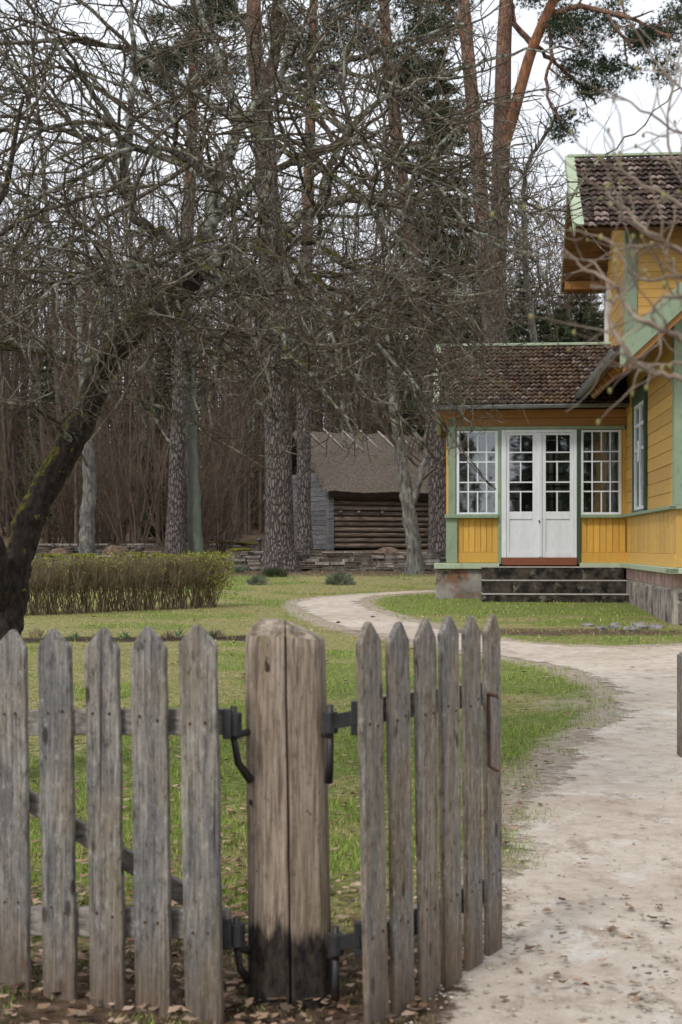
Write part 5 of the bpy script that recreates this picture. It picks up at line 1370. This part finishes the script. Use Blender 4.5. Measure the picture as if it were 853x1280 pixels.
# ------------------------------------------------------------------ dry stone walls
def stone_wall(label, pxa, pxb, D, ytop, seed, D2=None, moss=None, dip=None):
    r = random.Random(seed); D2 = D2 or D
    a = Vector(((pxa-CX)*D/F, D, gzf(D))); b = Vector(((pxb-CX)*D2/F, D2, gzf(D2)))
    L = (b-a).length; d = (b-a).normalized(); nn = Vector((-d.y, d.x, 0)).normalized()
    H = CAMH+(HY-ytop)*D/F-gzf(D)
    e = empty('dry_stone_wall', a, 0, label, 'wall', 'dry stone walls')
    m = MB()
    z = -.05; 
    while z < H:
        h_ = r.uniform(.035, .085); u_ = -r.uniform(0, .2)
        while u_ < L:
            w_ = r.uniform(.15, .55)
            top = H+(float(fbm(u_*.7+seed, seed*1., 8, 3))-.5)*.22
            if z < top:
                for sgn, dep in ((-1, r.uniform(.13, .28)), (1, .22)):
                    c = a+d*(u_+w_/2)+Vector((0, 0, z+h_/2)); Mx = Matrix.Translation(c) @ Matrix(((d.x, nn.x, 0, 0), (d.y, nn.y, 0, 0), (0, 0, 1, 0), (0, 0, 0, 1))) @ Matrix.Rotation(r.uniform(-.03, .03), 4, 'Y')
                    y0, y1 = (-dep, 0) if sgn < 0 else (.002, dep)
                    j = lambda: r.uniform(-.012, .012)
                    m.box(-w_/2+.016, w_/2-.014, y0, y1, -h_/2+.012+j()*.6, h_/2-.010+j()*.6, Mx)
            u_ += w_
        z += h_
    m.build('stones', M['drystone'], e)
    if moss:
        mm = MB()
        for (f0, f1) in moss:
            u_ = f0*L
            while u_ < f1*L:
                top = H+(float(fbm(u_*.7+seed, seed*1., 8, 3))-.5)*.22
                c = a+d*u_+nn*r.uniform(-.2, .05)+Vector((0, 0, top+.03)); mm.lump(c, r.uniform(.12, .22), r.randint(0, 999), (1, .9, .32), 8, 5); u_ += r.uniform(.1, .22)
        mm.build('moss', M['moss'], e, smooth=True)
    return e
stone_wall('long low dry stone wall running past the pine foot towards the porch', 292, 600, 35.6, 690.5, 1, 35.2, moss=[(.0, .06)])
stone_wall('mossy-topped low stone wall right behind the hedge', 165, 287, 36.4, 695.5, 2, 36.4, moss=[(.05, .2), (.25, 1)])
stone_wall('short piece of mossy stone wall behind the left hedge end', 44, 120, 36.6, 696, 3, moss=[(.15, .95)])
stone_wall('farther stone wall at the foot of the brown wood', 50, 320, 47, 681, 4, 48, moss=[(.75, 1)])
for (px, py, D, w_, h_, lb) in ((486, 692, 44, 21, 9, 'brown leafy earth mound in front of the log barn wall'), (146, 690, 42, 20, 9, 'brown earth mound behind the hedge between pale and plated trunks'), (296, 693, 40, 14, 9, 'small brown earth mound left of the broadest pine'), (75, 694, 44, 16, 7, 'low earth mound at the far left of the hedge')):
    b = W(px, 683, D); z = gzf(D); top = CAMH+(HY-py+h_*.9)*D/F
    e_ = MB(); hh_ = max(.35, top-z); e_.lump((0, 0, 0), w_*D/F, int(px), (1, .8, hh_/(w_*D/F)), 16, 10, .08)
    o = e_.build('earth_mound', M['mound'], None, smooth=True); o.location = (b.x, D, z); tag(o, lb, 'mound', 'earth mounds')
# small dark bollard lamp
b = W(325, 683, 41); e = empty('bollard_lamp', (b.x, 41, gzf(41)), 0, 'small dark bollard lamp left of the broadest pine', 'lamp')
zt = CAMH+(HY-672)*41/F-gzf(41)
m = MB(); m.tube([(0, 0, 0), (0, 0, zt-.1)], [.05, .045], 8); m.build('stem', M['iron'], e, True); m = MB(); m.tube([(0, 0, zt-.1), (0, 0, zt-.07), (0, 0, zt)], [.06, .11, .07], 10); m.build('cap', M['iron'], e, True)

# ------------------------------------------------------------------ hedge
HA = G(20, 771); HBp = G(262, 760)
nh = 13; r = random.Random(31)
tmpl = []
def hedge_plant(seed, hgt, leafy):
    r = random.Random(seed); e = empty('hedge_shrub', (0, 0, 0)); tb = TB(); ts = TB(); lf = []
    for s in range(30):
        st = Vector((r.gauss(0, .06), r.gauss(0, .07), -.03)); a = r.uniform(0, 6.28); sp = r.uniform(.05, .55)
        P = polyl(st, Vector((math.cos(a)*sp, math.sin(a)*sp, 1)), hgt*r.uniform(.92, 1.06), 6, .14, .03, r)
        ts.add(P, [.0085*(1-.6*j/6) for j in range(7)], 4)
        P2 = P
        ramify(tb, P, [.008*(1-.6*j/6) for j in range(7)], [dict(sp=.06, len=(.10, .34), ang=(.35, 1.0), n=3, wig=.25, grav=.06, r=.0042, k=3), dict(sp=.055, len=(.04, .14), ang=(.3, 1.), n=2, wig=.25, grav=.05, r=.003, k=3)], 0, r, .38, lambda q: q.z < hgt*1.0 and q.z > .12 and abs(q.y) < .36)
        if True:
            for q in P[2:]: lf.append(q)
    ts.build('stems', M['hedge'], e); tb.build('twigs', M['hedge'], e)
    n = 1500 if leafy else 260
    z0 = .15 if leafy else hgt*.62
    c = np.stack([rng.uniform(-.36, .36, n), rng.uniform(-.33, .33, n), z0+(hgt-z0)*rng.uniform(0, 1, n)**(.8 if leafy else .6)+.02], -1)
    link('leaves', blades_mesh('leaves', c, rng.normal(size=(n, 3))+np.array([0, 0, .6]), .038 if leafy else .028, .014 if leafy else .009), M['hleaf'], e)
    return e
hp = [hedge_plant(1, .82, 0), hedge_plant(2, .82, 0), hedge_plant(3, .82, 0)]; hl = hedge_plant(4, .84, 1)
for i in range(nh):
    t = i/(nh-1); x = HA[0]+(HBp[0]-HA[0])*t; y = HA[1]+(HBp[1]-HA[1])*t+.2
    src = hl if i == nh-1 else hp[i % 3]
    lb = 'leafy yellow-green shrub closing the right end of the hedge' if i == nh-1 else 'twiggy brown budding shrub in the run of the clipped hedge'
    put(src, x, y, r.uniform(-.3, .3)+(PI if i % 2 else 0), r.uniform(.95, 1.03), lb, 'shrub', 'shrubs of the clipped hedge')
for o in hp+[hl]: pass

# small low plants
def tuft(name, label, px, py, wpx, hpx, mat, n, seed, cat='plant', bl=.11, bw=.006, group=None):
    x, y = G(px, py); sc = y/F; e = empty(name, (x, y, gzf(y)), 0, label, cat, group)
    wr, hh_ = wpx*sc/2, hpx*sc
    u = rng.normal(size=(n, 3)); u /= np.linalg.norm(u, axis=1, keepdims=True); u[:, 2] = np.abs(u[:, 2])
    rad = rng.uniform(0.1, 1, (n, 1))**.5
    c = u*rad*np.array([wr, wr*.8, hh_*.85])
    o = link('foliage', blades_mesh('foliage', c, u+rng.normal(size=(n, 3))*.4+np.array([0, 0, .4]), bl, bw), mat, e)
    tb = TB(); r = random.Random(seed)
    for s in range(14):
        P = polyl(Vector((r.gauss(0, .03), r.gauss(0, .03), -.02)), Vector((r.uniform(-1, 1)*wr/hh_, r.uniform(-1, 1)*wr/hh_, 1)), hh_*.9, 4, .15, 0, r); tb.add(P, [.007]*5, 3)
    tb.build('stems', M['flower_stalk'], e); return e
tuft('low_bush', 'low grey-green bush on the lawn before the stone wall', 425, 731, 36, 17, M['juniper'], 1300, 1, 'bush', .12, .005)
tuft('low_bush', 'small olive bush at the foot of the broadest pine', 322, 731, 24, 13, M['juniper'], 600, 2, 'bush', .12, .005)
tuft('grass_clump', 'mossy grass clump around the root of the broadest pine', 343, 721, 34, 12, M['farneedle'], 1200, 3, 'plant', .10, .006)
tuft('low_bush', 'green sprig low behind the right hedge end', 300, 716, 20, 10, M['juniper'], 500, 9, 'bush', .1, .007)
for i, (px, py, w_, h_) in enumerate(((48, 800, 22, 14), (128, 801, 26, 14), (270, 797, 24, 10), (210, 799, 16, 9))):
    tuft('dry_plant', 'clump of dead stalks in the flower bed behind the fence', px, py, w_, h_, M['flower_stalk'], 160, 20+i, 'plant', .07, .003, 'dead stalk clumps in the bed')
for i, (px, py, w_, h_) in enumerate(((93, 800, 11, 8), (155, 798, 9, 7), (225, 798, 9, 10), (267, 797, 5, 8))):
    tuft('bulb_plant', 'clump of fresh bulb leaves sprouting in the flower bed', px, py, w_, h_, M['tulip'], 22, 30+i, 'plant', .1, .009, 'bulb clumps in the bed')
# stones beside the path and dark lumps on it
for i, (px, py, s, mt_, lb) in enumerate(((735, 783, 7, 'rock', 'small flat grey stone below the porch steps'), (752, 787, 9, 'rock', 'second grey stone from the left in the row below the steps'), (769, 786, 11, 'rock', 'long grey stone in the row before the wing footing'), (788, 789, 10, 'rock', 'low rough grey stone between the two larger ones'), (800, 786, 12, 'rock', 'larger grey stone near the wing footing'), (818, 786, 10, 'rock', 'rightmost pale stone of the row before the wing footing'),
      (423, 779, 4, 'darkstone', 'dark lump lying on the path bend nearer the post'), (466, 772, 3, 'darkstone', 'smaller dark lump on the sandy path'))):
    x, y = G(px, py); rr_ = s*y/F
    m = MB(); m.lump((0, 0, 0), rr_, i+3, (1, .75, .55), 10, 7, .22); o = m.build('stone', M[mt_], None); o.location = (x, y, gzf(y)+rr_*.12); o.rotation_euler = (0, 0, i*1.3)
    tag(o, lb, 'stone', 'stones by the path')

# ------------------------------------------------------------------ foreground shrub at right
rnd = random.Random(21)
SB = Vector((1.05, 2.5, gzf(2.5)))
shr = empty('garden_shrub', SB, 0, 'out-of-focus budding shrub reaching in from the right before the house', 'shrub')
FB = [[(905, 505, 2.7, 15), (853, 476, 2.7, 12), (820, 466, 2.7, 11), (792, 454, 2.7, 10), (776, 428, 2.75, 9), (764, 402, 2.8, 8), (762, 372, 2.85, 6), (745, 330, 2.9, 4), (700, 318, 2.9, 3)],
      [(905, 450, 2.5, 17), (853, 424, 2.5, 14), (822, 410, 2.5, 12), (797, 396, 2.5, 10), (778, 372, 2.6, 8), (762, 352, 2.6, 7), (725, 332, 2.7, 5), (700, 305, 2.7, 3)],
      [(905, 300, 2.8, 12), (853, 258, 2.8, 9), (832, 243, 2.8, 8), (792, 225, 2.8, 6), (772, 200, 2.8, 4), (760, 160, 2.8, 3)],
      [(905, 340, 2.6, 12), (853, 314, 2.6, 10), (828, 302, 2.6, 8), (804, 285, 2.6, 7), (788, 268, 2.7, 6), (771, 253, 2.7, 5), (757, 236, 2.7, 4)],
      [(905, 420, 3.0, 10), (856, 380, 3.0, 7), (846, 350, 3.0, 6), (838, 328, 3.0, 6), (826, 312, 3.0, 5), (808, 308, 3.0, 4), (785, 330, 3.0, 3)],
      [(905, 470, 2.9, 9), (853, 453, 2.9, 7), (820, 458, 2.9, 6), (775, 456, 2.9, 5), (750, 462, 2.9, 3)],
      [(905, 150, 3.4, 8), (850, 110, 3.4, 5), (800, 50, 3.4, 4), (770, -10, 3.4, 3)],
      [(905, 260, 3.4, 7), (840, 200, 3.4, 5), (838, 120, 3.4, 4), (860, 40, 3.4, 3)],
      [(905, 200, 3.2, 7), (840, 160, 3.2, 5), (790, 130, 3.2, 4), (750, 110, 3.2, 3)],
      [(905, 380, 2.7, 9), (840, 370, 2.7, 7), (815, 390, 2.7, 6), (826, 420, 2.7, 5), (800, 445, 2.7, 4), (780, 440, 2.7, 3)],
      [(905, 360, 2.9, 8), (850, 345, 2.9, 6), (800, 350, 2.9, 5), (760, 300, 2.9, 4), (715, 290, 2.9, 3)]]
bud = MB(); P00 = []
for L in FB:
    tb = TB()
    P, R = LM(L); P00.append((P[0].copy(), R[0])); P, R = smooth_path(P, R, 4); gnarl(P, R, .004, rnd); R = [q*.64 for q in R]; tb.add(P, R, 7)
    sub = TB(); ramify(sub, P, R, [dict(sp=.040, len=(.06, .26), ang=(.5, 1.2), n=5, wig=.35, grav=.05, r=.0020, tip=.6, k=4)], 0, rnd, .15)
    for (n_, k_), lst in sub.g.items():
        for q, rr_ in lst:
            tb.add(q, rr_, k_)
            if rnd.random() < .55: 
                d = (q[-1]-q[-2]).normalized(); c = q[-1]+d*.004; bud.lump(c, rnd.uniform(.0026, .0055), rnd.randint(0, 99), (.8, .8, 1.3), 6, 5, .1)
    for q in P[3::4]:
        if rnd.random() < .35: bud.lump(q+Vector((0, 0, .008)), rnd.uniform(.003, .0055), rnd.randint(0, 99), (.8, .8, 1.2), 6, 5, .1)
    tb.build('branch', M['lilac'], shr)
ts = TB()
for (p, r0) in P00:
    q = SB+Vector((random.uniform(-.1, .1), random.uniform(-.1, .1), -.05)); mid = q.lerp(p, .55)+Vector((.25, 0, 0)); P, R = smooth_path([q, mid, p], [r0*1.6, r0*1.3, r0], 5); ts.add(P, R, 7)
ts.build('stems', M['lilac'], shr); tag(bud.build('buds', M['bud'], shr, smooth=True), kind='stuff')

# tidy helper property
for o in bpy.data.objects:
    if '_rz' in o: del o['_rz']
